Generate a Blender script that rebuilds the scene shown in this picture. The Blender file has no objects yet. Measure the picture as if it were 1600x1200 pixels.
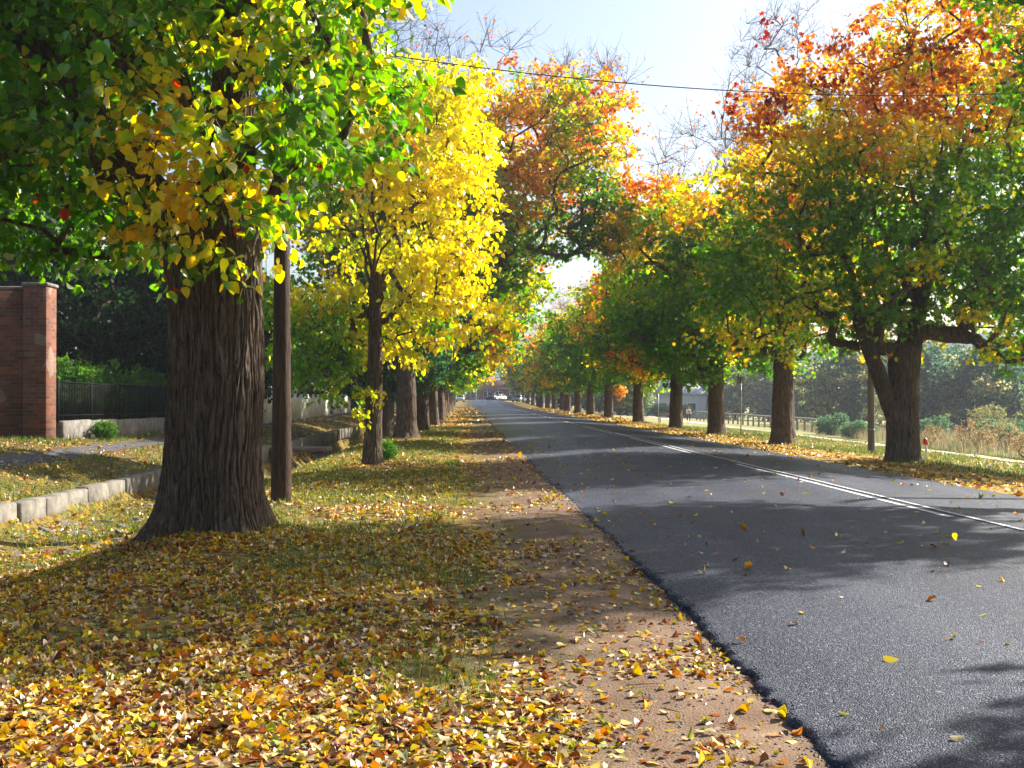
import bpy, math, random
import numpy as np
R = math.radians
C = bpy.context.scene.collection
scene = bpy.context.scene

# ------------------------------------------------------------------ camera, sky, sun, exposure
cam = bpy.data.cameras.new('camera'); camo = bpy.data.objects.new('camera', cam); C.objects.link(camo)
camo.location = (0, 0, 1.6); camo.rotation_euler = (R(90.64), 0, 0)
cam.lens = 40.5; cam.sensor_width = 36; cam.clip_end = 5000; cam.clip_start = 0.05
scene.camera = camo
SUN_AZ, SUN_EL = 56.0, 36.0           # azimuth clockwise from the view direction (+Y), elevation
world = bpy.data.worlds.new("World"); scene.world = world; world.use_nodes = True
wn = world.node_tree
sky = wn.nodes.new('ShaderNodeTexSky'); sky.sky_type = 'NISHITA'; sky.sun_disc = False
sky.sun_elevation = R(SUN_EL); sky.sun_rotation = R(SUN_AZ)
sky.air_density = 1.0; sky.dust_density = 3.0; sky.ozone_density = 1.4
bg = wn.nodes['Background']; bg.inputs[1].default_value = 0.075
wn.links.new(sky.outputs[0], bg.inputs[0])
sl = bpy.data.lights.new('sun', 'SUN'); sl.energy = 5.0; sl.angle = R(0.55); sl.color = (1, .94, .84)
so = bpy.data.objects.new('sun', sl); C.objects.link(so)
so.rotation_euler = (R(90 - SUN_EL), 0, R(180 - SUN_AZ))
scene.view_settings.view_transform = 'Standard'; scene.view_settings.look = 'None'
scene.view_settings.exposure = 1.55; scene.view_settings.gamma = 1
scene.render.engine = 'CYCLES'
cy = scene.cycles
cy.max_bounces = 7; cy.diffuse_bounces = 4; cy.glossy_bounces = 2; cy.transmission_bounces = 5
cy.transparent_max_bounces = 4; cy.volume_bounces = 0; cy.caustics_reflective = False; cy.caustics_refractive = False
cy.use_adaptive_sampling = True; cy.adaptive_threshold = 0.015; cy.use_denoising = True
cy.sample_clamp_indirect = 6.0

# ------------------------------------------------------------------ numeric helpers
def hash3(i, j, k, s):
    h = (i.astype(np.int64)*374761393 + j.astype(np.int64)*668265263 + k.astype(np.int64)*2147483647 + s*974711) & 0xffffffff
    h = ((h ^ (h >> 13))*1274126177) & 0xffffffff
    h = (h ^ (h >> 16)) & 0xffffffff
    return h/4294967295.0
def noise(x, y, z, s=0):
    x, y, z = np.broadcast_arrays(np.asarray(x, float), np.asarray(y, float), np.asarray(z, float))
    i = np.floor(x); j = np.floor(y); k = np.floor(z); fx = x-i; fy = y-j; fz = z-k
    fx = fx*fx*(3-2*fx); fy = fy*fy*(3-2*fy); fz = fz*fz*(3-2*fz)
    i = i.astype(np.int64); j = j.astype(np.int64); k = k.astype(np.int64)
    def c(a, b, d): return hash3(i+a, j+b, k+d, s)
    x00 = c(0,0,0)*(1-fx)+c(1,0,0)*fx; x10 = c(0,1,0)*(1-fx)+c(1,1,0)*fx
    x01 = c(0,0,1)*(1-fx)+c(1,0,1)*fx; x11 = c(0,1,1)*(1-fx)+c(1,1,1)*fx
    return (x00*(1-fy)+x10*fy)*(1-fz)+(x01*(1-fy)+x11*fy)*fz
def fbm(x, y, z, s=0, o=4):
    r = 0; a = .5
    for q in range(o):
        r = r + a*noise(x*2**q, y*2**q, z*2**q, s+q); a *= .5
    return r
def sstep(a, b, x):
    t = np.clip((np.asarray(x, float)-a)/(b-a), 0, 1); return t*t*(3-2*t)
def unit(v): return v/np.maximum(np.linalg.norm(v, axis=-1, keepdims=True), 1e-9)

def np_mesh(name, V, F, mats, col=None, smooth=False, fmat=None):
    """F: (M,k) int array, or list of such arrays"""
    Fs = F if isinstance(F, list) else [F]
    Fs = [f for f in Fs if len(f)]
    me = bpy.data.meshes.new(name)
    V = np.asarray(V, np.float32)
    me.vertices.add(len(V)); me.vertices.foreach_set('co', V.ravel())
    loops = np.concatenate([f.ravel() for f in Fs]).astype(np.int32)
    tot = np.concatenate([np.full(len(f), f.shape[1], np.int32) for f in Fs])
    st = np.concatenate([[0], np.cumsum(tot)[:-1]]).astype(np.int32)
    me.loops.add(len(loops)); me.loops.foreach_set('vertex_index', loops)
    me.polygons.add(len(tot)); me.polygons.foreach_set('loop_start', st); me.polygons.foreach_set('loop_total', tot)
    if fmat is not None: me.polygons.foreach_set('material_index', np.asarray(fmat, np.int32))
    me.update(calc_edges=True)
    if smooth: me.polygons.foreach_set('use_smooth', np.ones(len(tot), bool))
    if col is not None:
        a = me.color_attributes.new('col', 'FLOAT_COLOR', 'POINT')
        c4 = np.ones((len(V), 4), np.float32); c4[:, :3] = col
        a.data.foreach_set('color', c4.ravel())
    for m in (mats if isinstance(mats, (list, tuple)) else [mats]): me.materials.append(m)
    me.validate()
    return me

class MB:
    """collects shapes, linked as ONE mesh object"""
    def __init__(s): s.v = []; s.f = {}; s.n = 0
    def add(s, V, F):
        V = np.asarray(V, float); F = np.asarray(F, int)
        s.v.append(V); s.f.setdefault(F.shape[1], []).append(F+s.n); s.n += len(V); return s
    def box(s, cx, cy_, cz, sx, sy, sz, rz=0, bev=0.0, M=None):
        b = min(bev, sx*.45, sy*.45, sz*.45)
        x, y, z = sx/2, sy/2, sz/2
        if b > 0:
            P = []; F = []
            for k, (zz, ins) in enumerate([(-z, b), (-z+b, 0), (z-b, 0), (z, b)]):
                xx, yy = x-ins, y-ins
                for (px, py) in [(-xx+b, -yy), (xx-b, -yy), (xx, -yy+b), (xx, yy-b), (xx-b, yy), (-xx+b, yy), (-xx, yy-b), (-xx, -yy+b)]:
                    P.append((px, py, zz))
            for k in range(3):
                for q in range(8): F.append((k*8+q, k*8+(q+1) % 8, k*8+8+(q+1) % 8, k*8+8+q))
            P = np.array(P); n8 = [list(range(7, -1, -1)), list(range(24, 32))]
            P = s._tf(P, cx, cy_, cz, rz, M); s.add(P, F)
            s.f.setdefault(8, []).append(np.array(n8)+s.n-32); return s
        P = np.array([(-x,-y,-z),(x,-y,-z),(x,y,-z),(-x,y,-z),(-x,-y,z),(x,-y,z),(x,y,z),(-x,y,z)])
        return s.add(s._tf(P, cx, cy_, cz, rz, M), [(3,2,1,0),(4,5,6,7),(0,1,5,4),(1,2,6,5),(2,3,7,6),(3,0,4,7)])
    def _tf(s, P, cx, cy_, cz, rz, M=None):
        if M is not None: P = P @ np.array(M).T
        c, n = math.cos(rz), math.sin(rz)
        return np.stack([P[:,0]*c-P[:,1]*n+cx, P[:,0]*n+P[:,1]*c+cy_, P[:,2]+cz], 1)
    def tube(s, pts, rad, k=8, cap=True):
        pts = np.asarray(pts, float); n = len(pts); rad = np.broadcast_to(np.asarray(rad, float), (n,))
        V, F = tube_vf(pts, rad, k); b = s.n; s.add(V, F)
        if cap:
            s.f.setdefault(k, []).append(np.array([list(range(k-1, -1, -1)), [(n-1)*k+q for q in range(k)]])+b)
        return s
    def mesh(s, name, mat, smooth=False):
        return np_mesh(name, np.concatenate(s.v), [np.concatenate(a) for a in s.f.values()], mat, smooth=smooth)
    def build(s, name, mat, parent=None, smooth=False, loc=None):
        return link(name, s.mesh(name, mat, smooth), parent, loc)

def tube_vf(pts, rad, k):
    n = len(pts)
    d = np.empty_like(pts); d[1:-1] = pts[2:]-pts[:-2]; d[0] = pts[1]-pts[0]; d[-1] = pts[-1]-pts[-2]
    d = unit(d); ref = np.array([0.31, .17, .93]) if abs(d[:, 2]).mean() < .85 else np.array([.93, .21, .12])
    a = unit(np.cross(d, ref)); b = np.cross(d, a)
    t = np.arange(k)*2*math.pi/k
    V = pts[:, None, :]+rad[:, None, None]*(np.cos(t)[None, :, None]*a[:, None, :]+np.sin(t)[None, :, None]*b[:, None, :])
    i = np.arange(n-1)[:, None]*k; q = np.arange(k)[None, :]; q2 = (q+1) % k
    F = np.stack([i+q, i+q2, i+k+q2, i+k+q], -1).reshape(-1, 4)
    return V.reshape(-1, 3), F

def link(name, me, parent=None, loc=None):
    o = bpy.data.objects.new(name, me); C.objects.link(o)
    if parent is not None: o.parent = parent
    if loc is not None: o.location = loc
    return o
def empty(name, loc, rz=0):
    o = bpy.data.objects.new(name, None); C.objects.link(o); o.location = loc; o.rotation_euler = (0, 0, rz); o.empty_display_size = .3
    return o
def tag(o, label=None, cat=None, group=None, kind=None):
    if label: o['label'] = label
    if cat: o['category'] = cat
    if group: o['group'] = group
    if kind: o['kind'] = kind
    return o
def copy_tree(o, parent=None):
    c = o.copy(); C.objects.link(c)
    if parent is not None: c.parent = parent
    for ch in list(o.children): copy_tree(ch, c)
    return c

# ------------------------------------------------------------------ materials
def mat_new(name):
    m = bpy.data.materials.new(name); m.use_nodes = True; nt = m.node_tree; nt.nodes.clear()
    out = nt.nodes.new('ShaderNodeOutputMaterial'); return m, nt, out
class N:
    """tiny node builder"""
    def __init__(s, nt): s.nt = nt
    def __call__(s, typ, ins={}, **kw):
        n = s.nt.nodes.new('ShaderNode'+typ)
        for k, v in kw.items(): setattr(n, k, v)
        for k, v in ins.items():
            if isinstance(v, tuple) and hasattr(v[0], 'outputs'): s.nt.links.new(v[0].outputs[v[1]], n.inputs[k])
            elif hasattr(v, 'outputs'): s.nt.links.new(v.outputs[0], n.inputs[k])
            else: n.inputs[k].default_value = v
        return n
    def ramp(s, fac, stops, interp='LINEAR'):
        n = s.nt.nodes.new('ShaderNodeValToRGB'); r = n.color_ramp; r.interpolation = interp
        while len(r.elements) < len(stops): r.elements.new(.5)
        for e, (p, c) in zip(r.elements, stops):
            e.position = p; e.color = (c if len(c) == 4 else tuple(c)+(1,)) if not isinstance(c, (int, float)) else (c, c, c, 1)
        s.link(fac, n.inputs[0]); return n
    def link(s, a, b):
        if isinstance(a, tuple): s.nt.links.new(a[0].outputs[a[1]], b)
        else: s.nt.links.new(a.outputs[0], b)
    def mixc(s, fac, a, b, mode='MIX'):
        n = s.nt.nodes.new('ShaderNodeMix'); n.data_type = 'RGBA'; n.blend_type = mode
        for v, k in ((fac, 0), (a, 6), (b, 7)):
            if isinstance(v, (int, float)): n.inputs[k].default_value = v
            elif isinstance(v, tuple) and not hasattr(v[0], 'outputs'): n.inputs[k].default_value = v if len(v) == 4 else v+(1,)
            else: s.link(v, n.inputs[k])
        return (n, 2)
    def math(s, op, a, b=None, c=None, clamp=False):
        n = s.nt.nodes.new('ShaderNodeMath'); n.operation = op; n.use_clamp = clamp
        for v, k in ((a, 0), (b, 1), (c, 2)):
            if v is None: continue
            if isinstance(v, (int, float)): n.inputs[k].default_value = v
            else: s.link(v, n.inputs[k])
        return n

def rgb(r, g, b): return (r, g, b, 1)

def simple(name, col, rough=.6, spec=.4, metal=0, nscale=6, namt=.25, bump=0.0, bscale=40, stretch=(1, 1, 1), coat=0):
    m, nt, out = mat_new(name); n = N(nt)
    tc = n('TexCoord'); mp = n('Mapping', {'Vector': (tc, 3), 'Scale': stretch})
    no = n('TexNoise', {'Vector': mp, 'Scale': nscale, 'Detail': 5.0, 'Roughness': .6})
    dark = tuple(c*(1-namt) for c in col[:3])+(1,); light = tuple(min(1, c*(1+namt)) for c in col[:3])+(1,)
    cr = n.ramp((no, 0), [(.3, dark), (.7, light)])
    p = n('BsdfPrincipled', {'Base Color': cr, 'Roughness': rough, 'Specular IOR Level': spec, 'Metallic': metal, 'Coat Weight': coat})
    if bump:
        nb = n('TexNoise', {'Vector': mp, 'Scale': bscale, 'Detail': 4.0})
        b = n('Bump', {'Height': nb, 'Strength': bump, 'Distance': .01}); n.link(b, p.inputs['Normal'])
    n.link(p, out.inputs[0]); return m

def leaf_mat(name, trans=.5, gloss=.10, rough=.4, tint=1.25):
    m, nt, out = mat_new(name); n = N(nt)
    a = n('Attribute', attribute_name='col')
    geo = n('NewGeometry')
    no = n('TexNoise', {'Vector': (geo, 0), 'Scale': 35.0, 'Detail': 2.0})
    v = n.ramp((no, 0), [(.25, .78), (.75, 1.0)])
    colr = n.mixc(1.0, (a, 0), v, 'MULTIPLY')
    hs = n('HueSaturation', {'Color': colr, 'Saturation': 1.12, 'Value': tint})
    d = n('BsdfDiffuse', {'Color': colr}); t = n('BsdfTranslucent', {'Color': hs})
    mx = n('MixShader', {0: trans, 1: d, 2: t})
    g = n('BsdfGlossy', {'Color': rgb(1, 1, 1), 'Roughness': rough})
    fr = n('Fresnel', {0: 1.4}); fm = n.math('MULTIPLY', fr, gloss*1.4, clamp=True)
    m2 = n('MixShader', {0: fm, 1: mx, 2: g})
    n.link(m2, out.inputs[0]); return m

def bark_mat(name, c1=(.030, .020, .014), c2=(.31, .21, .14), vscale=1.0):
    m, nt, out = mat_new(name); n = N(nt)
    tc = n('TexCoord'); mp = n('Mapping', {'Vector': (tc, 3), 'Scale': (1, 1, .10)})
    w = n('TexNoise', {'Vector': mp, 'Scale': 30.0*vscale, 'Detail': 7.0, 'Roughness': .7, 'Distortion': .9})
    w2 = n('TexNoise', {'Vector': (tc, 3), 'Scale': 2.2, 'Detail': 3.0})
    w3 = n('TexNoise', {'Vector': (tc, 3), 'Scale': 90.0, 'Detail': 3.0})
    cr = n.ramp((w, 0), [(.38, c1+(1,)), (.54, tuple((a+b)/2 for a, b in zip(c1, c2))+(1,)), (.68, c2+(1,))])
    gr = n.mixc(n.ramp((w2, 0), [(.5, 0), (.75, .45)]), cr, (.055, .052, .03, 1))
    g2 = n.mixc(.35, gr, n.ramp((w3, 0), [(.3, .2), (.7, 1.0)]), 'MULTIPLY')
    hgt = n.math('ADD', (w, 0), n.math('MULTIPLY', (w3, 0), .2))
    b = n('Bump', {'Height': hgt, 'Strength': 1.0, 'Distance': .05})
    p = n('BsdfPrincipled', {'Base Color': g2, 'Roughness': .85, 'Specular IOR Level': .25, 'Normal': b})
    n.link(p, out.inputs[0]); return m

def ground_mat():
    m, nt, out = mat_new('ground'); n = N(nt)
    geo = n('NewGeometry'); sp = n('SeparateXYZ', {0: (geo, 0)})
    u = n.math('ADD', (sp, 0), n.math('MULTIPLY', (sp, 1), .042))
    big = n('TexNoise', {'Vector': (geo, 0), 'Scale': .35, 'Detail': 5.0, 'Roughness': .6})
    mid = n('TexNoise', {'Vector': (geo, 0), 'Scale': 2.3, 'Detail': 6.0, 'Roughness': .65})
    fine = n('TexNoise', {'Vector': (geo, 0), 'Scale': 60.0, 'Detail': 4.0, 'Roughness': .7})
    # soil / sand
    sand = n.ramp((mid, 0), [(.3, rgb(.15, .092, .06)), (.55, rgb(.225, .145, .092)), (.75, rgb(.31, .215, .14))])
    spk = n('TexVoronoi', {'Vector': (geo, 0), 'Scale': 70.0})
    sand = n.mixc(n.ramp((spk, 0), [(.12, .75), (.3, 0)]), sand, (.10, .075, .06, 1))
    sand = n.mixc(.5, sand, n.ramp((fine, 0), [(.3, .35), (.7, 1.0)]), 'MULTIPLY')
    soil = n.ramp((mid, 0), [(.3, rgb(.035, .026, .018)), (.7, rgb(.085, .062, .04))])
    grass = n.ramp((fine, 0), [(.25, rgb(.012, .025, .005)), (.5, rgb(.035, .06, .012)), (.75, rgb(.08, .10, .025))])
    vl = n('TexVoronoi', {'Vector': (geo, 0), 'Scale': 13.0, 'Randomness': 1.0})
    lc = n.ramp(n('SeparateXYZ', {0: (vl, 1)}), [(0, rgb(.42, .27, .02)), (.3, rgb(.55, .38, .03)), (.45, rgb(.42, .16, .015)), (.6, rgb(.16, .07, .025)), (.75, rgb(.5, .38, .2)), (.9, rgb(.2, .12, .05))], 'CONSTANT')
    lc = n.mixc(.6, lc, n.ramp((fine, 0), [(.3, .3), (.65, 1.0)]), 'MULTIPLY')
    # masks across the road direction
    def band(a, b, c_, d):
        up = n('MapRange', {0: u, 1: a, 2: b, 3: 0.0, 4: 1.0}); dn = n('MapRange', {0: u, 1: c_, 2: d, 3: 1.0, 4: 0.0})
        return n.math('MULTIPLY', up, dn)
    wob = n.math('MULTIPLY', n.math('SUBTRACT', (mid, 0), .5), 1.0)
    base = n.mixc(n.ramp((big, 0), [(.42, 0), (.58, 1)]), soil, grass)
    far = n('MapRange', {0: (sp, 1), 1: 10.0, 2: 24.0, 3: .6, 4: .85})
    base = n.mixc(n.math('MULTIPLY', n.math('MULTIPLY', band(-12, -5.5, 0, 1), far), n.ramp((mid, 0), [(.25, 1), (.62, .35)])), base, lc)
    # right verge leaf strip and pale dry grass beyond
    base = n.mixc(n.math('MULTIPLY', band(8.8, 9.6, 11.5, 13.5), .75), base, lc)
    dry = n.ramp((mid, 0), [(.3, rgb(.16, .17, .045)), (.5, rgb(.27, .25, .09)), (.72, rgb(.36, .31, .16))])
    base = n.mixc(n('MapRange', {0: n.math('ADD', u, n.math('MULTIPLY', wob, 3.0)), 1: 12.6, 2: 14.5, 3: 0.0, 4: .85}), base, dry)
    us = n.math('ADD', u, wob)
    sm = n('MapRange', {0: us, 1: .0, 2: .9, 3: 0.0, 4: 1.0}); sd = n('MapRange', {0: us, 1: 9.0, 2: 9.9, 3: 1.0, 4: 0.0})
    nearf = n('MapRange', {0: (sp, 1), 1: 26.0, 2: 60.0, 3: 1.0, 4: .35})
    base = n.mixc(n.math('MULTIPLY', n.math('MULTIPLY', sm, sd), nearf), base, sand)
    hb = n.math('ADD', (fine, 0), n.math('MULTIPLY', (spk, 0), .7))
    b = n('Bump', {'Height': hb, 'Strength': .7, 'Distance': .012})
    p = n('BsdfPrincipled', {'Base Color': base, 'Roughness': .95, 'Specular IOR Level': .15, 'Normal': b})
    n.link(p, out.inputs[0]); return m

def asphalt_mat():
    m, nt, out = mat_new('asphalt'); n = N(nt)
    geo = n('NewGeometry')
    vo = n('TexVoronoi', {'Vector': (geo, 0), 'Scale': 105.0}); vc = n('SeparateXYZ', {0: (vo, 1)})
    vo2 = n('TexVoronoi', {'Vector': (geo, 0), 'Scale': 38.0})
    mp = n('Mapping', {'Vector': (geo, 0), 'Scale': (1.0, .12, 1.0), 'Rotation': (0, 0, -.042)})
    tr = n('TexNoise', {'Vector': mp, 'Scale': 1.1, 'Detail': 4.0})
    bl = n('TexNoise', {'Vector': (geo, 0), 'Scale': .9, 'Detail': 5.0})
    c = n.ramp(vc, [(0, rgb(.018, .024, .045)), (.55, rgb(.040, .050, .083)), (.92, rgb(.10, .11, .145)), (1, rgb(.36, .36, .38))])
    c = n.mixc(.6, c, n.ramp((tr, 0), [(.38, .55), (.62, 1.0)]), 'MULTIPLY')
    c = n.mixc(.5, c, n.ramp((bl, 0), [(.3, .65), (.7, 1.0)]), 'MULTIPLY')
    sp = n('SeparateXYZ', {0: (geo, 0)}); uu = n.math('ADD', (sp, 0), n.math('MULTIPLY', (sp, 1), .042))
    wv = n.math('COSINE', n.math('MULTIPLY', n.math('SUBTRACT', uu, 3.2), 3.6)); c = n.mixc(n.ramp(wv, [(.35, 0), (1, .22)]), c, (.085, .092, .11, 1))
    h = n.math('SUBTRACT', 1.0, (vo, 0)); h = n.math('ADD', h, n.math('MULTIPLY', (vo2, 0), -.6))
    b = n('Bump', {'Height': h, 'Strength': .9, 'Distance': .009})
    ro = n.ramp((bl, 0), [(.3, .42), (.7, .52)])
    p = n('BsdfPrincipled', {'Base Color': c, 'Roughness': ro, 'Specular IOR Level': .10, 'Normal': b})
    n.link(p, out.inputs[0]); return m

def paint_mat():
    m, nt, out = mat_new('road_paint'); n = N(nt)
    geo = n('NewGeometry'); no = n('TexNoise', {'Vector': (geo, 0), 'Scale': 22.0, 'Detail': 5.0})
    c = n.ramp((no, 0), [(.36, rgb(.12, .12, .14)), (.56, rgb(.58, .59, .60))])
    p = n('BsdfPrincipled', {'Base Color': c, 'Roughness': .6}); n.link(p, out.inputs[0]); return m

def brick_mat():
    m, nt, out = mat_new('red_brick'); n = N(nt)
    geo = n('NewGeometry'); sp = n('SeparateXYZ', {0: (geo, 0)})
    cb = n('CombineXYZ', {0: n.math('ADD', (sp, 0), (sp, 1)), 1: (sp, 2)})
    br = n('TexBrick', {'Vector': cb, 'Color1': rgb(.25, .075, .03), 'Color2': rgb(.09, .034, .02), 'Mortar': rgb(.15, .115, .09), 'Scale': 1.0,
                        'Mortar Size': .007, 'Mortar Smooth': .2, 'Bias': -.1, 'Brick Width': .24, 'Row Height': .086})
    no = n('TexNoise', {'Vector': (geo, 0), 'Scale': 2.2, 'Detail': 6.0, 'Roughness': .7})
    c = n.mixc(.7, br, n.ramp((no, 0), [(.3, .35), (.65, 1.0)]), 'MULTIPLY')
    pt = n('TexVoronoi', {'Vector': cb, 'Scale': 3.1})
    c = n.mixc(n.ramp(n('SeparateXYZ', {0: (pt, 1)}), [(.93, 0), (.94, .35)]), c, (.36, .28, .22, 1))
    b = n('Bump', {'Height': n.math('MULTIPLY', (br, 1), -1.0), 'Strength': .6, 'Distance': .01})
    p = n('BsdfPrincipled', {'Base Color': c, 'Roughness': .9, 'Normal': b}); n.link(p, out.inputs[0]); return m

M = {}
M['ground'] = ground_mat(); M['asphalt'] = asphalt_mat(); M['paint'] = paint_mat(); M['brick'] = brick_mat()
M['leaf'] = leaf_mat('leaf', .66, .10, .45, 1.8); M['leaf_matte'] = leaf_mat('leaf_matte', .64, .02, .6, 1.8); M['litter'] = leaf_mat('litter', .3, .08, .5, 1.15)
M['grass'] = leaf_mat('grass_blade', .4, .06, .5, 1.2)
M['bark'] = bark_mat('bark'); M['bark_pale'] = bark_mat('bark_pale', (.07, .06, .05), (.22, .19, .16))
M['pole'] = bark_mat('old_timber', (.03, .016, .011), (.14, .082, .056), .7)
M['greypole'] = simple('grey_timber', (.13, .115, .10), .85, .2, nscale=5, namt=.35, bump=.5, bscale=30, stretch=(3, 3, .15))
M['concrete'] = simple('concrete', (.36, .34, .30), .9, .2, nscale=3.5, namt=.35, bump=.6, bscale=35)
M['kerb'] = simple('kerb_concrete', (.165, .15, .125), .92, .2, nscale=4.5, namt=.45, bump=.8, bscale=30)
M['stone'] = simple('stone', (.16, .145, .13), .9, .2, nscale=5, namt=.45, bump=.8, bscale=18)
M['white_paint'] = simple('weathered_white_paint', (.80, .78, .74), .7, .3, nscale=3, namt=.18, bump=.2)
M['wood'] = simple('brown_wood', (.17, .12, .09), .8, .2, nscale=4, namt=.4, bump=.4)
M['grey_wood'] = simple('weathered_rail_wood', (.24, .22, .19), .85, .2, nscale=4, namt=.3, bump=.4)
M['iron'] = simple('dark_iron', (.008, .009, .008), .85, .1, nscale=8, namt=.3)
M['steel'] = simple('galvanised_steel', (.35, .36, .37), .5, .5, .6, nscale=9, namt=.15)
M['wall_grey'] = simple('render_grey', (.42, .43, .46), .85, .2, nscale=1.5, namt=.12)
M['wall_white'] = simple('render_white', (.62, .63, .66), .85, .2, nscale=1.5, namt=.12)
M['roof_iron'] = simple('corrugated_roof', (.30, .33, .37), .5, .4, .3, nscale=2, namt=.2)
M['roof_red'] = simple('tile_roof', (.22, .09, .06), .8, .2, nscale=3, namt=.3)
M['shop_wall'] = simple('shop_brick', (.26, .12, .08), .85, .2, nscale=2, namt=.3)
M['awning'] = simple('verandah_awning', (.20, .08, .06), .7, .3, nscale=2, namt=.2)
M['glass'] = simple('dark_glass', (.02, .024, .03), .08, .6, nscale=2, namt=.1)
M['car_white'] = simple('white_car_paint', (.72, .73, .75), .3, .5, nscale=1, namt=.03, coat=.6)
M['car_dark'] = simple('dark_car_paint', (.018, .02, .03), .28, .5, nscale=1, namt=.1, coat=.8)
M['car_silver'] = simple('silver_car_paint', (.42, .43, .45), .3, .5, .4, nscale=1, namt=.03, coat=.6)
M['rubber'] = simple('tyre_rubber', (.012, .012, .012), .8, .2)
M['chrome'] = simple('wheel_metal', (.4, .4, .42), .3, .5, .8)
M['lamp_clear'] = simple('headlight_lens', (.7, .72, .75), .1, .6)
M['lamp_red'] = simple('red_lens', (.4, .02, .015), .2, .6)
M['red'] = simple('red_paint', (.6, .03, .02), .4, .4)
M['wire'] = simple('black_cable', (.012, .012, .012), .6, .3)
M['path'] = simple('pale_gravel', (.46, .40, .32), .95, .1, nscale=3, namt=.2, bump=.7, bscale=70)
M['foot'] = simple('old_bitumen_path', (.07, .07, .072), .9, .2, nscale=3, namt=.3, bump=.5, bscale=60)
M['hill'] = simple('hill_scrub', (.05, .065, .055), .95, .1, nscale=.03, namt=.5)
M['skin'] = simple('skin', (.45, .27, .19), .6, .3); M['shirt'] = simple('white_cloth', (.7, .68, .68), .9, .1)
M['dark_cloth'] = simple('dark_cloth', (.02, .022, .035), .9, .1); M['hair'] = simple('red_hair', (.16, .05, .02), .7, .3)
M['sign_face'] = simple('sign_back', (.25, .26, .26), .6, .4, .3)

# ------------------------------------------------------------------ ground and road;  u = distance right of the road line, v = distance ahead
SL = .042
def W(u, v): return (u-SL*v, v)
KU = lambda v: -6.55+.018*(v-16)          # kerb line
_pu = np.array([-400, -60, -14, -9.9, -8.0, -6.9, -6.55, -6.35, -5.9, -5.2, -4.4, -3.6, -2.6, -1, 0, 1.3, 1.62, 2.2, 6, 9, 9.3, 9.7, 12, 13.0, 13.8, 14.8, 17, 20, 25, 30, 45, 80, 150, 400], float)
_pz = np.array([4, 1.2, .6, .46, .24, -.02, -.04, -.30, -.42, -.44, -.28, -.10, .02, .02, 0, .005, .004, -.10, -.10, -.2, -.16, -.14, -.15, -.24, -.55, -.42, -.6, -.75, -1.2, -1.4, -2.0, -2.6, -2.2, 4], float)
def gz(u, v):
    u = np.asarray(u, float); v = np.asarray(v, float)
    uu = np.where((u < -5) & (u > -9), u-.018*(v-16)*sstep(-5, -6, u)*sstep(-9, -8, u), u)
    z = np.interp(uu, _pu, _pz)
    ditch = np.exp(-((u+5.3)/.75)**2)*.55*sstep(26, 35, v)*(1-sstep(60, 75, v))
    wall_rise = .30*sstep(-7, -10, u)*(1-sstep(24, 38, v))*.4
    far = .75*sstep(170, 275, v)
    und = (fbm(u*.45, v*.45, 0, 5, 3)-.44)*.10*(1-sstep(1.0, 1.5, u)*(1-sstep(9.6, 10.5, u)))
    mound = .20*np.exp(-(((u+2.78)/1.25)**2+((v-12.6)/1.2)**2))
    mic = (fbm(u*2.7, v*2.7, 0, 11, 3)-.44)*.05*(1-sstep(60, 90, v))
    sandlip = .045*np.exp(-((u-1.25)/.28)**2)*noise(0*u, v*.7, 0, 3)
    return z-ditch+wall_rise+far+und+mound+mic+sandlip

def grid(us, vs, zf):
    U, Vv = np.meshgrid(us, vs)
    Z = zf(U, Vv)
    P = np.stack([U-SL*Vv, Vv, Z], -1).reshape(-1, 3)
    nu, nv = len(us), len(vs)
    i = (np.arange(nv-1)[:, None]*nu+np.arange(nu-1)[None, :]).ravel()
    return P, np.stack([i, i+1, i+nu+1, i+nu], 1)
us = np.concatenate([-np.geomspace(400, 12, 22), np.arange(-11.8, -7, .25), np.arange(-7, 1.9, .08), np.linspace(2.0, 9.0, 6), np.arange(9.2, 15, .12), np.arange(15.2, 32, .6), np.geomspace(33, 400, 20)])
vs = np.concatenate([np.linspace(-30, 2, 14), np.arange(2.5, 16, .08), np.geomspace(16.1, 60, 220), np.geomspace(61, 300, 90), np.geomspace(310, 1400, 14)])
P, F = grid(us, vs, gz)
gobj = link('ground', np_mesh('ground', P, F, M['ground'], smooth=True)); tag(gobj, kind='structure')

def edge_l(v): return 1.62+.16*(fbm(v*.35, 0*v, 0*v, 21, 3)-.44)+.10*(fbm(v*1.9, 0*v, 0*v, 22, 3)-.44)+.07*(noise(v*9, 0*v, 0*v, 24)-.5)+.035*(noise(v*31, 0*v, 0*v, 25)-.5)
def roadz(u, v):
    z = np.interp(u, [1.3, 1.7, 2.2, 3.2, 6.1, 9.1, 9.5], [.006, .022, .06, .10, .14, -.06, -.09])+.75*sstep(170, 275, v)
    z = z+(fbm(v*.22, u*.15, 0*v, 31, 2)-.37)*.16*(1-sstep(1.8, 3.6, u))+.03*(fbm(v*.13, u*.2, 0*v, 33, 2)-.37)
    return z+.012*(noise(u*1.1, v*.6, 0, 35)-.5)
rv = np.concatenate([np.linspace(-30, 2, 40), np.arange(2.2, 24, .03), np.geomspace(24.1, 90, 260), np.geomspace(91, 420, 100)])
tt = np.concatenate([[0, 0, .004, .010, .02, .035, .055, .08, .12], np.linspace(.17, 1, 20)])
Tm, Vm = np.meshgrid(tt, rv)
el = edge_l(Vm); er = 9.35+.12*(fbm(Vm*.5, 0*Vm, 0*Vm, 41, 3)-.44)
Um = el+(er-el)*Tm
Zm = roadz(Um, Vm); Zm[:, 0] = -.10+gz(Um[:, 0], rv)*0+.75*sstep(170, 275, rv); Zm[:, 1] -= .012; Um[:, 0] -= .02
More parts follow.
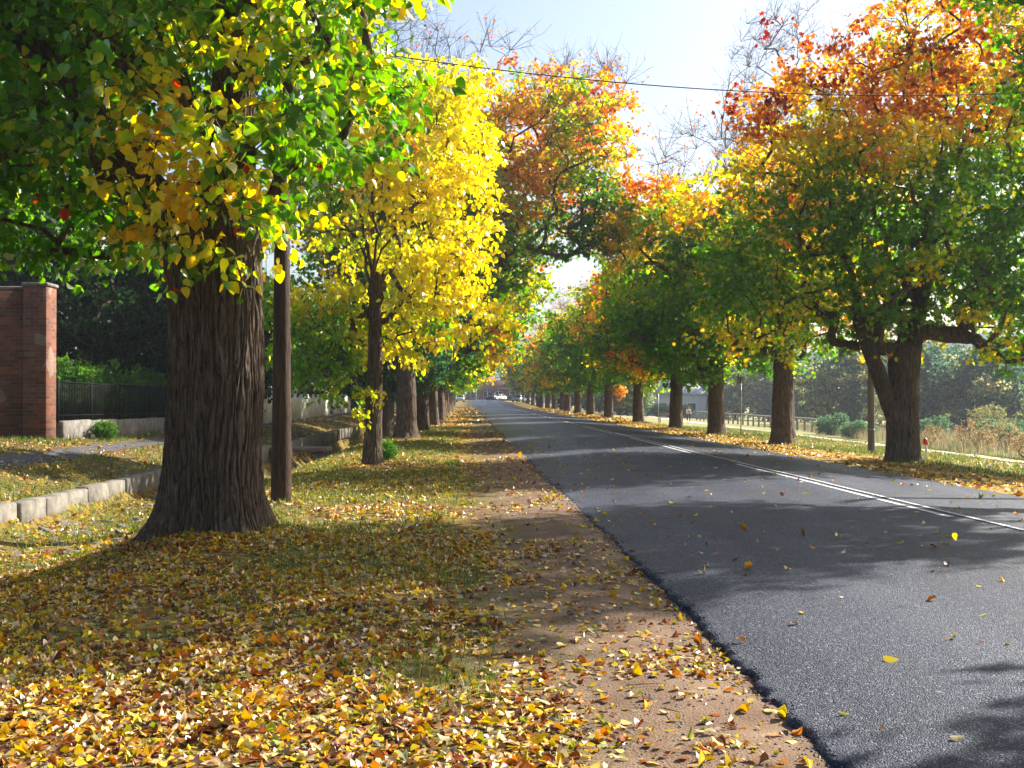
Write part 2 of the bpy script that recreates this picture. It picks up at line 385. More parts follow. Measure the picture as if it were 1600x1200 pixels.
P = np.stack([Um-SL*Vm, Vm, Zm], -1).reshape(-1, 3); nu = len(tt)
i = (np.arange(len(rv)-1)[:, None]*nu+np.arange(nu-1)[None, :]).ravel()
ro = link('road', np_mesh('road', P, np.stack([i, i+1, i+nu+1, i+nu], 1), M['asphalt'], smooth=True)); tag(ro, kind='structure')

def ribbon(name, uc, w, v0, v1, step, zf, mat, mb=None, skip=None, dz=.005):
    n = max(2, int((v1-v0)/step)+1); v = np.linspace(v0, v1, n)
    cols = 3; U = np.stack([uc(v)+w*(k/(cols-1)-.5) for k in range(cols)], 1); Vv = np.repeat(v[:, None], cols, 1)
    Z = zf(U, Vv)+dz
    P = np.stack([U-SL*Vv, Vv, Z], -1).reshape(-1, 3)
    i = (np.arange(n-1)[:, None]*cols+np.arange(cols-1)[None, :]).ravel()
    F = np.stack([i, i+1, i+cols+1, i+cols], 1)
    if mb is not None: mb.add(P, F); return
    return link(name, np_mesh(name, P, F, mat, smooth=True))
mk = MB()
ribbon('', lambda v: 6.14+0*v, .085, 2, 60, .5, roadz, None, mk, dz=.006)
for (a, b) in [(14, 25), (30, 41), (46, 57)] + [(60+12*q, 69+12*q) for q in range(16)]:
    ribbon('', lambda v: (5.92 if a < 60 else 6.0)+0*v, .085, a, b, .5, roadz, None, mk, dz=.006 if a < 60 else .008)
mk.build('road_marking', M['paint']); tag(bpy.data.objects['road_marking'], kind='structure')

# gravel walking path to the right, old bitumen footpath to the left
pv = np.array([20, 42, 70, 100, 130, 170, 260.]); pu = np.array([20.8, 20.6, 21.2, 22.8, 25, 27, 31.])
o = ribbon('gravel_path', lambda v: np.interp(v, pv, pu)+.25*(noise(v*.3, 0, 0, 51)-.5), 2.6, 20, 240, .8, gz, M['path'], dz=.03); tag(o, kind='structure')
o = ribbon('footpath', lambda v: -8.6+0*v, .8, 10, 120, .5, gz, M['foot'], dz=.012); tag(o, kind='structure')

# distant hills
def hill(cx, cy_, rx, ry, h, seed):
    a = np.linspace(-1, 1, 60); X, Y = np.meshgrid(a, a); r = np.sqrt(X**2+Y**2)
    Z = h*np.clip(1-r, 0, 1)**.8*(.6+.8*fbm(X*3, Y*3, 0*X, seed, 4))-2
    P = np.stack([cx+X*rx, cy_+Y*ry, Z], -1).reshape(-1, 3); i = (np.arange(59)[:, None]*60+np.arange(59)[None, :]).ravel()
    o = link('hills', np_mesh('hills', P, np.stack([i, i+1, i+61, i+60], 1), M['hill'], smooth=True)); tag(o, kind='structure')
hill(-190, 620, 260, 240, 34, 3); hill(330, 700, 420, 260, 40, 4); hill(60, 1000, 300, 200, 42, 5)

# ------------------------------------------------------------------ foliage
HEART = (np.array([(0, 0, 0), (-.26, .02, .06), (-.42, .32, .13), (-.27, .68, .08), (0, 1.02, -.08), (.27, .68, .08), (.42, .32, .13), (.26, .02, .06), (0, .45, -.02)]) - [0, 0, 0],
         np.array([(8, 0, 1), (8, 1, 2), (8, 2, 3), (8, 3, 4), (8, 4, 5), (8, 5, 6), (8, 6, 7), (8, 7, 0)]))
MAPLE = (np.array([(0, 0, 0), (-.20, .20, .02), (-.52, .30, .08), (-.28, .50, .02), (-.34, .86, .06), (-.10, .72, .0), (0, 1.08, -.06), (.10, .72, 0), (.34, .86, .06), (.28, .50, .02), (.52, .30, .08), (.20, .20, .02)]),
         np.array([(0, 1, 11), (1, 2, 3), (1, 3, 9), (1, 9, 11), (9, 10, 11), (3, 4, 5), (3, 5, 9), (5, 7, 9), (7, 8, 9), (5, 6, 7)]))
RHOMB = (np.array([(0, 0, 0), (-.40, .42, .10), (0, 1.0, -.05), (.40, .42, .10), ]), np.array([(0, 1, 2), (0, 2, 3)]))
def leaves_mesh(name, P, axis, size, col, tmpl, rng, mat, tilt=None, curl=None):
    T, F = tmpl; n = len(P); a = unit(axis)
    rnd = rng.normal(size=(n, 3)) if tilt is None else tilt
    s = unit(np.cross(a, rnd)); nn = np.cross(s, a)
    c = rng.uniform(.3, 1.6, n) if curl is None else curl
    V = P[:, None, :]+size[:, None, None]*(T[None, :, 0, None]*s[:, None, :]*rng.uniform(.8, 1.15, n)[:, None, None]+T[None, :, 1, None]*a[:, None, :]+(T[None, :, 2]*c[:, None])[..., None]*nn[:, None, :])
    Fa = (F[None, :, :]+np.arange(n)[:, None, None]*len(T)).reshape(-1, 3)
    return np_mesh(name, V.reshape(-1, 3), Fa, mat, col=np.repeat(col, len(T), 0))

GREEN = (.10, .25, .014); DGREEN = (.05, .15, .012); LIME = (.34, .46, .02); YEL = (.76, .60, .02); GOLD = (.70, .40, .02)
ORG = (.62, .22, .02); RUST = (.46, .12, .02); RED = (.42, .045, .02); MAROON = (.17, .025, .02); OLIVE = (.20, .20, .02); BGREEN = (.04, .11, .04); TAN = (.36, .25, .12)
def palette(t, stops):
    """t in 0..1 -> colour by linear interpolation between stops [(t,rgb)]"""
    t = np.clip(t, 0, 1); xs = [s[0] for s in stops]
    return np.stack([np.interp(t, xs, [s[1][k] for s in stops]) for k in range(3)], 1)

def inside(p, ells):
    """0 at a centre, 1 at the crown surface (min over the ellipsoids)"""
    r = np.full(len(p), 9.)
    for c, rr in ells: r = np.minimum(r, np.sqrt((((p-np.array(c))/np.array(rr))**2).sum(1)))
    return r
def trunk_mesh(name, r, h, seed, flare=1.0, na=64, nz=48, lean=(0, 0), mat=None, ridges=34, amp=.03, top=.82, oval=0.0, sink=.35, fork=0.0, buttress=.35):
    z = np.concatenate([np.linspace(-sink, .5, nz//3, endpoint=False), np.linspace(.5, h, nz-nz//3)])
    th = np.arange(na)*2*math.pi/na; TH, Z = np.meshgrid(th, z)
    t = np.clip(Z/h, 0, 1)
    rad = r*(1-(1-top)*t)+flare*r*.62*np.exp(-np.clip(Z+.06, 0, 9)/.22)
    lob = noise(np.cos(TH)*1.6+5, np.sin(TH)*1.6+5, Z*.25, seed)-.5
    rad = rad*(1+.20*lob)+buttress*r*np.exp(-np.clip(Z, 0, 9)/.35)*(noise(np.cos(TH)*2.3+5, np.sin(TH)*2.3+5, 0*Z, seed+3)-.35)
    rad = rad*(1+oval*np.cos(TH)**2)+fork*r*.35*sstep(h*.72, h, Z)*np.abs(np.cos(TH))
    # furrowed bark
    warp = (fbm(np.cos(TH)*3, np.sin(TH)*3, Z*1.3, seed+7, 3)-.44)*1.2
    ph = ridges*TH/(2*math.pi)+warp*3.0+(noise(np.cos(TH)*2, np.sin(TH)*2, Z*.6, seed+9)-.5)*2+(noise(np.cos(TH)*9, np.sin(TH)*9, Z*2.6, seed+19)-.5)*1.3
    cell = np.floor(ph); fr = ph-cell
    ridge = 1-np.abs(2*fr-1)**2.4
    brk = noise(cell % ridges*7.3, Z*5.5+cell*1.7, 0*Z, seed+12)
    small = fbm(np.cos(TH)*r*60+9, np.sin(TH)*r*60+9, Z*9, seed+15, 3)-.44
    rad = rad+amp*(ridge*(.55+.6*brk)-.5)+amp*.8*small
    X = rad*np.cos(TH)+lean[0]*t*h+.10*r*np.sin(Z*1.7+seed)*t; Y = rad*np.sin(TH)+lean[1]*t*h
    P = np.stack([X, Y, Z], -1).reshape(-1, 3)
    PR = P.reshape(nz, na, 3); c0 = PR[-1].mean(0); dome = []
    for a_ in (.25, .5, .72, .9, 1.0):
        L = c0+(PR[-1]-c0)*math.cos(a_*math.pi/2*.97); L[:, 2] = PR[-1][:, 2]+r*.75*math.sin(a_*math.pi/2); dome.append(L)
    P = np.concatenate([P]+dome); nz += 5
    i = np.arange(nz-1)[:, None]*na; q = np.arange(na)[None, :]; q2 = (q+1) % na
    F = np.stack([i+q, i+q2, i+na+q2, i+na+q], -1).reshape(-1, 4)
    return np_mesh(name, P, F, mat or M['bark'], smooth=True)

def skeleton(rng, fork, limb_targets, clumps, rt, lean_top, exp=.55, tip=.006, jit2=.05):
    """grow a branching net from the fork to every clump centre; returns list of (pts, radii)"""
    pos = [np.array(lean_top, float)]; par = [-1]; dirs = [np.array([0, 0, 1.])]
    def path(i0, target, sag, jit):
        p0 = pos[i0]; d = np.linalg.norm(target-p0); n = max(2, int(d/.42)+1)
        t1 = p0+dirs[i0]*d*(.35 if jit2 > .03 else .12)+np.array([0, 0, .10*d]); cur = i0
        for k in range(1, n+1):
            s = k/n; p = (1-s)**2*p0+2*s*(1-s)*t1+s*s*target
            p = p+rng.normal(size=3)*jit*math.sin(math.pi*min(1, s))*d
            dd = p-pos[cur]; pos.append(p); par.append(cur); dirs.append(dd/max(1e-6, np.linalg.norm(dd))); cur = len(pos)-1
        return cur
    for T in limb_targets: path(0, np.array(T, float), 0, .025)
    order = np.argsort(np.linalg.norm(clumps-pos[0], axis=1)); tips = []
    for q in order:
        c = clumps[q]; A = np.array(pos); D = A-c; dist = np.linalg.norm(D, axis=1)
        cost = dist+.6*np.clip(A[:, 2]-c[2]+.2, 0, 9); cost[0] += 1.0
        tips.append(path(int(np.argmin(cost)), c, 0, jit2))
    n = len(pos); cnt = np.zeros(n)
    for t in tips: cnt[t] += 1
    par_a = np.array(par)
    for k in range(n-1, 0, -1): cnt[par_a[k]] += cnt[k]
    cnt = np.maximum(cnt, 1); rad = np.maximum(tip, rt*(cnt/cnt[0])**exp)
    best = np.full(n, -1)
    for k in range(1, n):
        p = par_a[k]
        if best[p] < 0 or cnt[k] > cnt[best[p]]: best[p] = k
    chains = []; starts = [k for k in range(1, n) if best[par_a[k]] != k or par_a[k] == 0]
    P = np.array(pos)
    for s in starts:
        idx = [par_a[s], s]
        while best[idx[-1]] >= 0: idx.append(best[idx[-1]])
        r = rad[idx].copy(); r[0] = r[1]*1.15
        chains.append((P[idx], r))
    return chains
def twigs(base, tip, r):
    """thin three-sided twigs, vectorised"""
    d = unit(tip-base); a = unit(np.cross(d, [.3, .2, .9])); b = np.cross(d, a); n = len(base)
    t = np.arange(3)*2*math.pi/3
    ring = np.cos(t)[None, :, None]*a[:, None, :]+np.sin(t)[None, :, None]*b[:, None, :]
    V = np.concatenate([base[:, None, :]+ring*r, tip[:, None, :]+ring*r*.4], 1).reshape(-1, 3)
    q = np.arange(3); q2 = (q+1) % 3
    F = np.stack([q, q2, q2+3, q+3], 1)
    return V, (F[None]+np.arange(n)[:, None, None]*6).reshape(-1, 4)

def make_tree(name, seed, trunk_r, fork_z, ells, n_clump, clump_r, lpc, lsize, tmpl, colf, zmin=2.2, lean=(0, 0), bare=[], trunk_kw={}, limb_n=6, limb_r=None,
              twig_n=4, flat=.6, droop=.4, mat_bark=None, cut=None, rough=.47, lmat='leaf', shell=.45, has_trunk=True, kmin=0.0):
    """returns an Empty with trunk, branches and crown; built at the origin"""
    rng = np.random.default_rng(seed); mb_ = mat_bark or M['bark']
    lo = np.min([np.array(c)-np.array(r) for c, r in ells], 0); hi = np.max([np.array(c)+np.array(r) for c, r in ells], 0)
    top = np.array([lean[0]*fork_z, lean[1]*fork_z, fork_z])
    pts = np.zeros((0, 3))
    while len(pts) < n_clump*6:
        p = rng.uniform(lo, hi, (n_clump*12, 3)); r = inside(p, ells)
        lim = .76+rough*1.9*(fbm(p[:, 0]*.62, p[:, 1]*.62, p[:, 2]*.62, seed, 2)-.375)+.07*rng.normal(size=len(p))
        k = (r < lim) & (p[:, 2] > zmin+.25*rng.normal(size=len(p))) & (rng.random(len(p)) < np.clip(r/shell, .25, 1)**1.5)
        # airy voids
        k &= fbm(p[:, 0]*.5+9, p[:, 1]*.5, p[:, 2]*.65, seed+5, 2) > .26
        if cut is not None: k &= cut(p)
        pts = np.concatenate([pts, p[k]])
    # thin to even spacing
    keep = [pts[0]]; dmin = clump_r*.62
    for p in pts[1:]:
        if len(keep) >= n_clump: break
        K = np.array(keep)
        if ((K-p)**2).sum(1).min() > dmin*dmin: keep.append(p)
    cl = np.array(keep)
    bc = np.zeros((0, 3))
    for (c, rr, nb) in bare:
        q = rng.normal(size=(nb, 3)); q = unit(q)*rng.uniform(.5, 1, (nb, 1)); bc = np.concatenate([bc, np.array(c)+q*np.array(rr)])
    allc = np.concatenate([cl, bc]) if len(bc) else cl
    lt = []
    for k in range(limb_n):
        a = 2*math.pi*(k+rng.uniform(-.25, .25))/limb_n; c, rr = ells[k % min(3, len(ells))]
        f = rng.uniform(.4, .62); lt.append(np.array(c)+np.array(rr)*[math.cos(a)*f, math.sin(a)*f, rng.uniform(.15, .6)])
    if len(bc): lt.append(bc.mean(0)-[0, 0, .8])
    chains = skeleton(rng, top, lt, allc, (limb_r or trunk_r*.62)*1.55, top-[0, 0, .45], exp=.52)
    b = MB()
    for (pp, rr) in chains:
        k = 14 if rr.max() > .13 else 8 if rr.max() > .05 else 5 if rr.max() > .02 else 3
        V, Fq = tube_vf(pp, rr, k); b.add(V, Fq)
    # twigs and leaves
    m = len(cl)*twig_n; ci = np.repeat(np.arange(len(cl)), twig_n); base = cl[ci]
    out = unit(cl-np.array([top[0], top[1], top[2]+1.0]))[ci]
    dr = unit(rng.normal(size=(m, 3))*[1, 1, flat]+out*.55+[0, 0, .05])
    ln = rng.uniform(.5, 1.15, (m, 1))*clump_r
    tipp = base+dr*ln-np.array([0, 0, 1])*(ln**2)*.12*droop*2
    V, Fq = twigs(base, tipp, .006 if clump_r > .5 else .004); b.add(V, Fq)
    if len(bc):
        nb = 9; bi = np.repeat(np.arange(len(bc)), nb); bs = bc[bi]; d2 = unit(rng.normal(size=(len(bi), 3))*[.8, .8, .5]+[0, 0, .75])
        t2 = bs+d2*rng.uniform(.5, 1.5, (len(bi), 1)); V, Fq = twigs(bs, t2, .011); b.add(V, Fq)
        bi = np.repeat(np.arange(len(t2)), 3); f = rng.uniform(.3, 1, (len(bi), 1)); b2 = bs[bi]*(1-f)+t2[bi]*f
        t3 = b2+unit(d2[bi]+rng.normal(size=(len(bi), 3))*.7)*rng.uniform(.25, .7, (len(bi), 1)); V, Fq = twigs(b2, t3, .007); b.add(V, Fq)
        bare_tips = t3
    root = empty(name, (0, 0, 0))
    if has_trunk:
        kw = dict(seed=seed, lean=lean, mat=mb_); kw.update(trunk_kw)
        link('trunk', trunk_mesh('trunk', trunk_r, fork_z, **kw), root)
    b.build('branches', mb_, root, smooth=True)
    nl = m*lpc//twig_n; ti = rng.integers(0, m, nl); f = rng.uniform(.08, 1.08, (nl, 1))
    LP = base[ti]*(1-f)+tipp[ti]*f+rng.normal(size=(nl, 3))*clump_r*[.16, .16, .10]
    ax = dr[ti]*.5+rng.normal(size=(nl, 3))*.55+np.array([0, 0, -droop])
    sz = lsize*rng.uniform(.65, 1.2, nl)
    col = colf(LP, ci[ti], cl, rng, inside(LP, ells))
    if len(bc):
        k = rng.random(len(bare_tips)) < .35; q = bare_tips[k]
        LP = np.concatenate([LP, q]); ax = np.concatenate([ax, rng.normal(size=q.shape)]); sz = np.concatenate([sz, lsize*rng.uniform(.4, .8, len(q))])
        col = np.concatenate([col, np.array(RUST)*rng.uniform(.7, 1.2, (len(q), 1))])
    link('crown', leaves_mesh('crown', LP, ax, sz, col, tmpl, rng, M[lmat]), root)
    return root

def jitter(col, rng, a=.22):
    n = len(col); g = rng.uniform(1-a, 1+a, (n, 1)); h = rng.normal(size=(n, 1))*.06
    c = col*g; c[:, 0:1] *= (1+h); c[:, 1:2] *= (1-h*.5); return np.clip(c, 0, .85)
def col_maple(stops, seed, lo=3, hi=12, w=.55, amt=2.0):
    """clump-wise colour: greener inside and low, turning toward the outside and the top"""
    def f(P, ci, cl, rng, rin):
        c = cl[ci]; hn = (c[:, 2]-lo)/(hi-lo)
        t = w*hn+.22*(np.clip(rin, 0, 1.2)-.6)+amt*(fbm(c[:, 0]*.38+3, c[:, 1]*.38, c[:, 2]*.5, seed, 2)-.375)+.10*(noise(c[:, 0]*1.9, c[:, 1]*1.9, c[:, 2]*1.9, seed+3)-.5)
        t = t+.06*rng.normal(size=len(t))+.26
        return jitter(palette(t, stops), rng)
    return f
ST_MAPLE = [(0, GREEN), (.18, GREEN), (.34, GREEN), (.46, LIME), (.58, YEL), (.70, GOLD), (.82, ORG), (.92, RUST), (1, MAROON)]
ST_GREENISH = [(0, DGREEN), (.3, GREEN), (.55, GREEN), (.7, LIME), (.85, YEL), (1, GOLD)]
ST_RUSTY = [(0, DGREEN), (.22, GREEN), (.36, OLIVE), (.48, GOLD), (.6, ORG), (.8, RUST), (1, RUST)]
ST_BLUEG = [(0, BGREEN), (.5, BGREEN), (.68, GREEN), (.82, OLIVE), (1, GOLD)]

# ---- the big lime tree, near left
def near_col(P, ci, cl, rng, rin):
    c = cl[ci]
    t = .38+1.7*(fbm(c[:, 0]*.8, c[:, 1]*.8, c[:, 2]*.8, 77, 2)-.375)+.04*np.clip(c[:, 0]+.4, -2, .8)+.12*np.exp(-((c[:, 0]+.1)/.9)**2)-.06*np.clip(c[:, 0]-.7, 0, 1)-.02*(c[:, 2]-5)+.13*rng.normal(size=len(c))
    col = jitter(palette(t, [(0, DGREEN), (.2, GREEN), (.45, GREEN), (.56, LIME), (.66, (.74, .62, .03)), (.85, (.74, .56, .03)), (1, GOLD)]), rng, .2)
    red = (rng.random(len(c)) < .004); col[red] = RED
    return col
bx, by = W(-2.72, 12.6)
t1 = make_tree('lime_tree', 11, .50, 3.35, [((-.6, 0, 6.6), (2.9, 3.3, 4.2)), ((-3.0, .4, 5.7), (3.3, 3.2, 3.6)), ((.35, .2, 5.7), (1.9, 2.0, 2.6)), ((0.3, .3, 9.0), (3.2, 3, 3)), ((-.1, -.9, 4.1), (1.9, 1.2, 1.3))],
    1200, .60, 52, .125, HEART, near_col, zmin=2.8, cut=lambda p: (p[:, 2] > 3.25) | (p[:, 0] > -1.6), trunk_kw=dict(na=760, nz=620, ridges=54, amp=.036, top=.94, flare=.55, fork=.10, buttress=.9), limb_n=7, limb_r=.11, twig_n=5, flat=.5, droop=.75)
st_ = link('stem', trunk_mesh('stem', .26, 5.6, 15, flare=.25, na=260, nz=300, ridges=26, amp=.028, top=.6, lean=(.02, .0), mat=M['bark'], sink=.6), t1); st_.location = (.16, 0, 3.2)
st_ = link('stem', trunk_mesh('stem', .21, 3.6, 18, flare=.25, na=200, nz=200, ridges=22, amp=.025, top=.55, lean=(0, 0), mat=M['bark'], sink=.6), t1); st_.location = (-.22, .05, 3.15); st_.rotation_euler = (R(8), R(-38), 0)
t1.location = (bx, by, float(gz(-2.72, 12.6))-.12)
tag(t1, 'massive furrowed trunk with green and yellow heart-shaped leaves, nearest tree at left', 'tree', 'street trees of the left row')

# ---- yellow tree behind the pole
def yel_col(P, ci, cl, rng, rin):
    c = cl[ci]
    t = .55+1.9*(fbm(c[:, 0]*.7, c[:, 1]*.7, c[:, 2]*.7, 5, 2)-.375)+.05*(c[:, 2]-4.5)+.08*rng.normal(size=len(c))+.06*c[:, 0]
    return jitter(palette(t, [(0, GREEN), (.32, GREEN), (.5, LIME), (.60, (.48, .46, .02)), (.75, (.66, .58, .02)), (1, (.70, .58, .025))]), rng, .15)
X2, Y2 = -3.26, 26.9
t2 = make_tree('yellow_tree', 23, .21, 4.4, [((1.25, 0, 6.5), (2.35, 2.2, 3.3)), ((.4, 0, 4.2), (2.5, 2.2, 2.0)), ((-1.0, 0, 6.0), (1.6, 1.8, 2.6)), ((-1.3, .4, 4.0), (1.9, 2.0, 2.1)), ((-.25, -.35, 1.8), (.75, .6, 1.0))],
    640, .50, 34, .13, HEART, yel_col, rough=.75, zmin=1.0, trunk_kw=dict(na=90, nz=90, ridges=16, amp=.018, flare=.4, top=.6, lean=(.02, 0)), limb_n=6, limb_r=.10, twig_n=4, droop=.8, cut=lambda p: ~((np.abs(p[:, 0]-.05) < .5) & (p[:, 1] < .35) & (p[:, 2] < 5.2) & (p[:, 2] > 2.0)))
t2.location = (X2, Y2, float(gz(X2+SL*Y2, Y2))-.05)
tag(t2, 'slender tree with bright yellow crown just beyond the timber pole', 'tree', 'street trees of the left row')

# ---- left big orange over green, overhanging the road
def t3_col(P, ci, cl, rng, rin):
    c = cl[ci]; h = (c[:, 2]-8.5)/6
    t = .40+.48*h+1.5*(fbm(c[:, 0]*.45, c[:, 1]*.45, c[:, 2]*.45, 8, 2)-.375)+.07*rng.normal(size=len(c))
    return jitter(palette(t, [(0, DGREEN), (.35, GREEN), (.48, LIME), (.56, GOLD), (.70, ORG), (.85, RUST), (1, ORG)]), rng)
X3, Y3 = W(-2.2, 44)
t3 = make_tree('maple_tree', 31, .40, 3.2, [((.9, 0, 7.9), (5.0, 5, 4.2)), ((5.0, -.5, 11.2), (4.2, 3.6, 3.4)), ((-1.4, 0, 8.8), (3.6, 3.8, 3.4)), ((6.4, 0, 8.6), (3.2, 3.2, 2.2))],
    1150, .72, 46, .175, MAPLE, t3_col, zmin=3.0, bare=[((2.5, 0, 13.6), (4.8, 3, 2.0), 16), ((7.3, 0, 13.4), (1.6, 1.6, 1.0), 10)], trunk_kw=dict(na=80, nz=60, ridges=26, amp=.03), limb_n=5, limb_r=.25)
t3.location = (X3, Y3, float(gz(-2.2, 44))-.05)
tag(t3, 'large tree with rust orange top over green, leaning out above the road', 'tree', 'street trees of the left row')

# ---- right row, nearest in view
def t4_col(P, ci, cl, rng, rin):
    c = cl[ci]; L = np.clip((-c[:, 0]+1)/6, -.5, 1)
    t = .40+.22*(c[:, 2]-6.5)/4+.26*L+.14*np.exp(-((c[:, 2]-3.6)/1.3)**2)*(c[:, 0] > -1)-.20*np.exp(-((c[:, 2]-5.0)/2.0)**2)*(c[:, 0] < -1)+1.55*(fbm(c[:, 0]*.42, c[:, 1]*.42, c[:, 2]*.42, 12, 2)-.375)+.16*(np.clip(rin, 0, 1)-.7)+.06*rng.normal(size=len(c))
    return jitter(palette(t, [(0, DGREEN), (.22, GREEN), (.38, GREEN), (.48, LIME), (.56, YEL), (.64, GOLD), (.76, ORG), (.86, RUST), (1, MAROON)]), rng)
u4, v4 = 11.9, 31.2
t4 = make_tree('maple_tree', 41, .40, 3.0, [((.3, 0, 7.0), (5.5, 5, 4.4)), ((2.2, 0, 10.0), (4.4, 4.2, 3.8)), ((4.7, 0, 5.3), (4.4, 4.4, 3.4)), ((2.7, -.6, 3.9), (2.1, 2.2, 1.7)), ((-4.2, 0, 4.6), (2.2, 2.4, 2.0)), ((-2.0, 0, 9.6), (3.0, 3.2, 2.9))],
    1600, .66, 42, .155, MAPLE, t4_col, zmin=2.2, bare=[((-.5, 0, 12.2), (2.6, 2, 1.0), 6)], trunk_kw=dict(na=120, nz=90, ridges=28, amp=.032, fork=.3, oval=.12, flare=.35), limb_n=5, limb_r=.25)
t4.location = W(u4, v4)+(float(gz(u4, v4))-.05,)
tag(t4, 'largest tree of the right row, forked trunk, green and gold crown with maroon patches', 'tree', 'street trees of the right row')
st_ = link('stem', trunk_mesh('stem', .24, 3.3, 45, flare=.0, na=90, nz=70, ridges=18, amp=.028, top=.8, lean=(-.36, -.05), mat=M['bark'], sink=.3, buttress=0), t4); st_.location = (-.12, -.12, .75)
st_ = link('stem', trunk_mesh('stem', .25, 3.0, 46, flare=.0, na=90, nz=70, ridges=18, amp=.028, top=.7, lean=(.22, .1), mat=M['bark'], sink=.3, buttress=0), t4); st_.location = (.15, 0, 2.5)

u5, v5 = 11.9, 43
t5 = make_tree('maple_tree', 47, .40, 3.0, [((-.6, 0, 6.6), (5.6, 5, 4.0)), ((1, 0, 8.8), (4.6, 4.2, 3.2)), ((-4.4, 1, 8.0), (3.2, 3.2, 2.4))],
    1150, .70, 44, .17, MAPLE, col_maple([(0, DGREEN), (.25, GREEN), (.42, GREEN), (.52, LIME), (.62, YEL), (.74, GOLD), (.9, ORG), (1, RUST)], 14, w=.5, lo=4), zmin=2.4,
    bare=[((-3.0, 0, 10.6), (2.2, 2, 1.4), 14)], trunk_kw=dict(na=96, nz=70, ridges=26, amp=.032, fork=.25, flare=.35), limb_n=5, limb_r=.25)
t5.location = W(u5, v5)+(float(gz(u5, v5))-.05,)
tag(t5, 'green and amber tree of the right row, second from the right edge', 'tree', 'street trees of the right row')

# ---- generic row trees: four kinds, copied down both rows
def generic(seed, stops, w, bare=True, top=11.3, amt=2.0, r=5.9):
    return make_tree('maple_tree', seed, .38, 2.9, [((0, 0, 6.1), (r, r, 3.9)), ((.3, 0, top-3.4), (r*.66, r*.66, 3.4))], 620, .86, 34, .24, RHOMB,
        col_maple(stops, seed, w=w, lo=4, hi=12, amt=amt), zmin=2.15, bare=[((0, 0, top-.2), (3.4, 3.4, 1.0), 12)] if bare else [],
        trunk_kw=dict(na=56, nz=44, ridges=24, amp=.03, flare=.35, fork=.2), limb_n=7, limb_r=.27, lmat='leaf_matte')
G = [generic(61, ST_MAPLE, .38), generic(62, ST_GREENISH, .35), generic(63, ST_RUSTY, .45), generic(64, ST_BLUEG, .35)]
usedG = set()
def place(kind, u, v, rz, sc, label, group, sz=None, dz=0):
    o = G[kind]
    if kind in usedG: o = copy_tree(o)
    usedG.add(kind)
    o.location = W(u, v)+(float(gz(u, v))-.05+dz,); o.rotation_euler = (0, 0, rz); o.scale = (sc, sc, sz or sc)
    tag(o, label, 'tree', group); return o
rr_ = random.Random(4)
place(1, 11.9, 54.3, 1.2, 1.05, 'leaning-limbed green tree, third trunk from the right edge along the right verge', 'street trees of the right row')
place(2, 11.9, 64.5, 2.2, .98, 'green and rust tree of the right row with a walker half hidden behind its trunk', 'street trees of the right row')
place(0, 11.9, 78.6, 4.0, 1.0, 'multicoloured right-row tree just right of the small orange sapling', 'street trees of the right row')
place(1, 11.9, 94.5, 5.1, 1.0, 'green right-row tree just left of the small orange sapling', 'street trees of the right row')
place(2, 11.9, 108, .6, 1.0, 'rust crowned right-row tree, second trunk left of the orange sapling', 'street trees of the right row')
place(0, 11.9, 120, 3.0, 1.0, 'gold crowned right-row tree, third trunk left of the orange sapling', 'street trees of the right row')
farR = 'small distant tree toward the far end of the right row, past the parked dark car'
place(2, 12.0, 133, 1.4, 1.0, 'distant rusty right-row tree just nearer than the parked dark car', 'street trees of the right row')
k_ = 0
for v in (147, 160, 173, 187, 201, 216, 232, 248):
    place([3, 0, 3, 3, 2, 3, 0, 3][k_], 12.6 if v < 200 else 13, v, rr_.uniform(0, 6.28), rr_.uniform(.95, 1.12), farR, 'far trees of the right row'); k_ += 1
# left row
place(3, -3.2, 46.8, 2.0, .62, 'dark green tree standing left of the doubled trunks, behind the yellow tree', 'street trees of the left row')
place(0, -2.0, 53.5, 5.2, 1.05, 'tree of the left row, next trunk beyond the leaning orange tree', 'street trees of the left row')
place(1, -1.8, 65, 2.6, 1.0, 'green tree of the left row, third trunk in the dark line behind the yellow tree', 'street trees of the left row')
place(2, -1.6, 75, .3, 1.0, 'orange tinted left-row tree, fourth trunk in the dark line behind the yellow tree', 'street trees of the left row')
for q, v in enumerate((86, 97, 108, 120, 133, 147, 162, 180, 200)):
    place([0, 2, 0, 1, 2, 0, 2, 0, 3][q], -1.7, v, rr_.uniform(0, 6.28), rr_.uniform(.82, .98), 'slim distant trunk toward the far end of the left row, crown of gold and orange', 'far trees of the left row')
# tree just outside the right edge, its limbs reach into the top right corner and shade the road
t6 = make_tree('maple_tree', 91, .5, 3.2, [((.2, .2, 10.6), (4.5, 4.0, 4.8)), ((-.6, .5, 8.6), (3.6, 3.4, 2.8))], 760, .66, 42, .14, MAPLE,
    col_maple(ST_GREENISH, 92, w=.3, lo=4), zmin=5.4, trunk_kw=dict(na=56, nz=44, ridges=24, amp=.03), limb_n=5, limb_r=.25)
t6.location = W(12.4, 18.9)+(float(gz(12.4, 18.9)),)
tag(t6, 'green limbs reaching in at the top right corner, nearer than the other right-row trees', 'tree', 'street trees of the right row')
place(1, 12.6, 7.0, 1.0, .9, 'tree of the right row standing beside the camera, outside the picture', 'street trees of the right row')

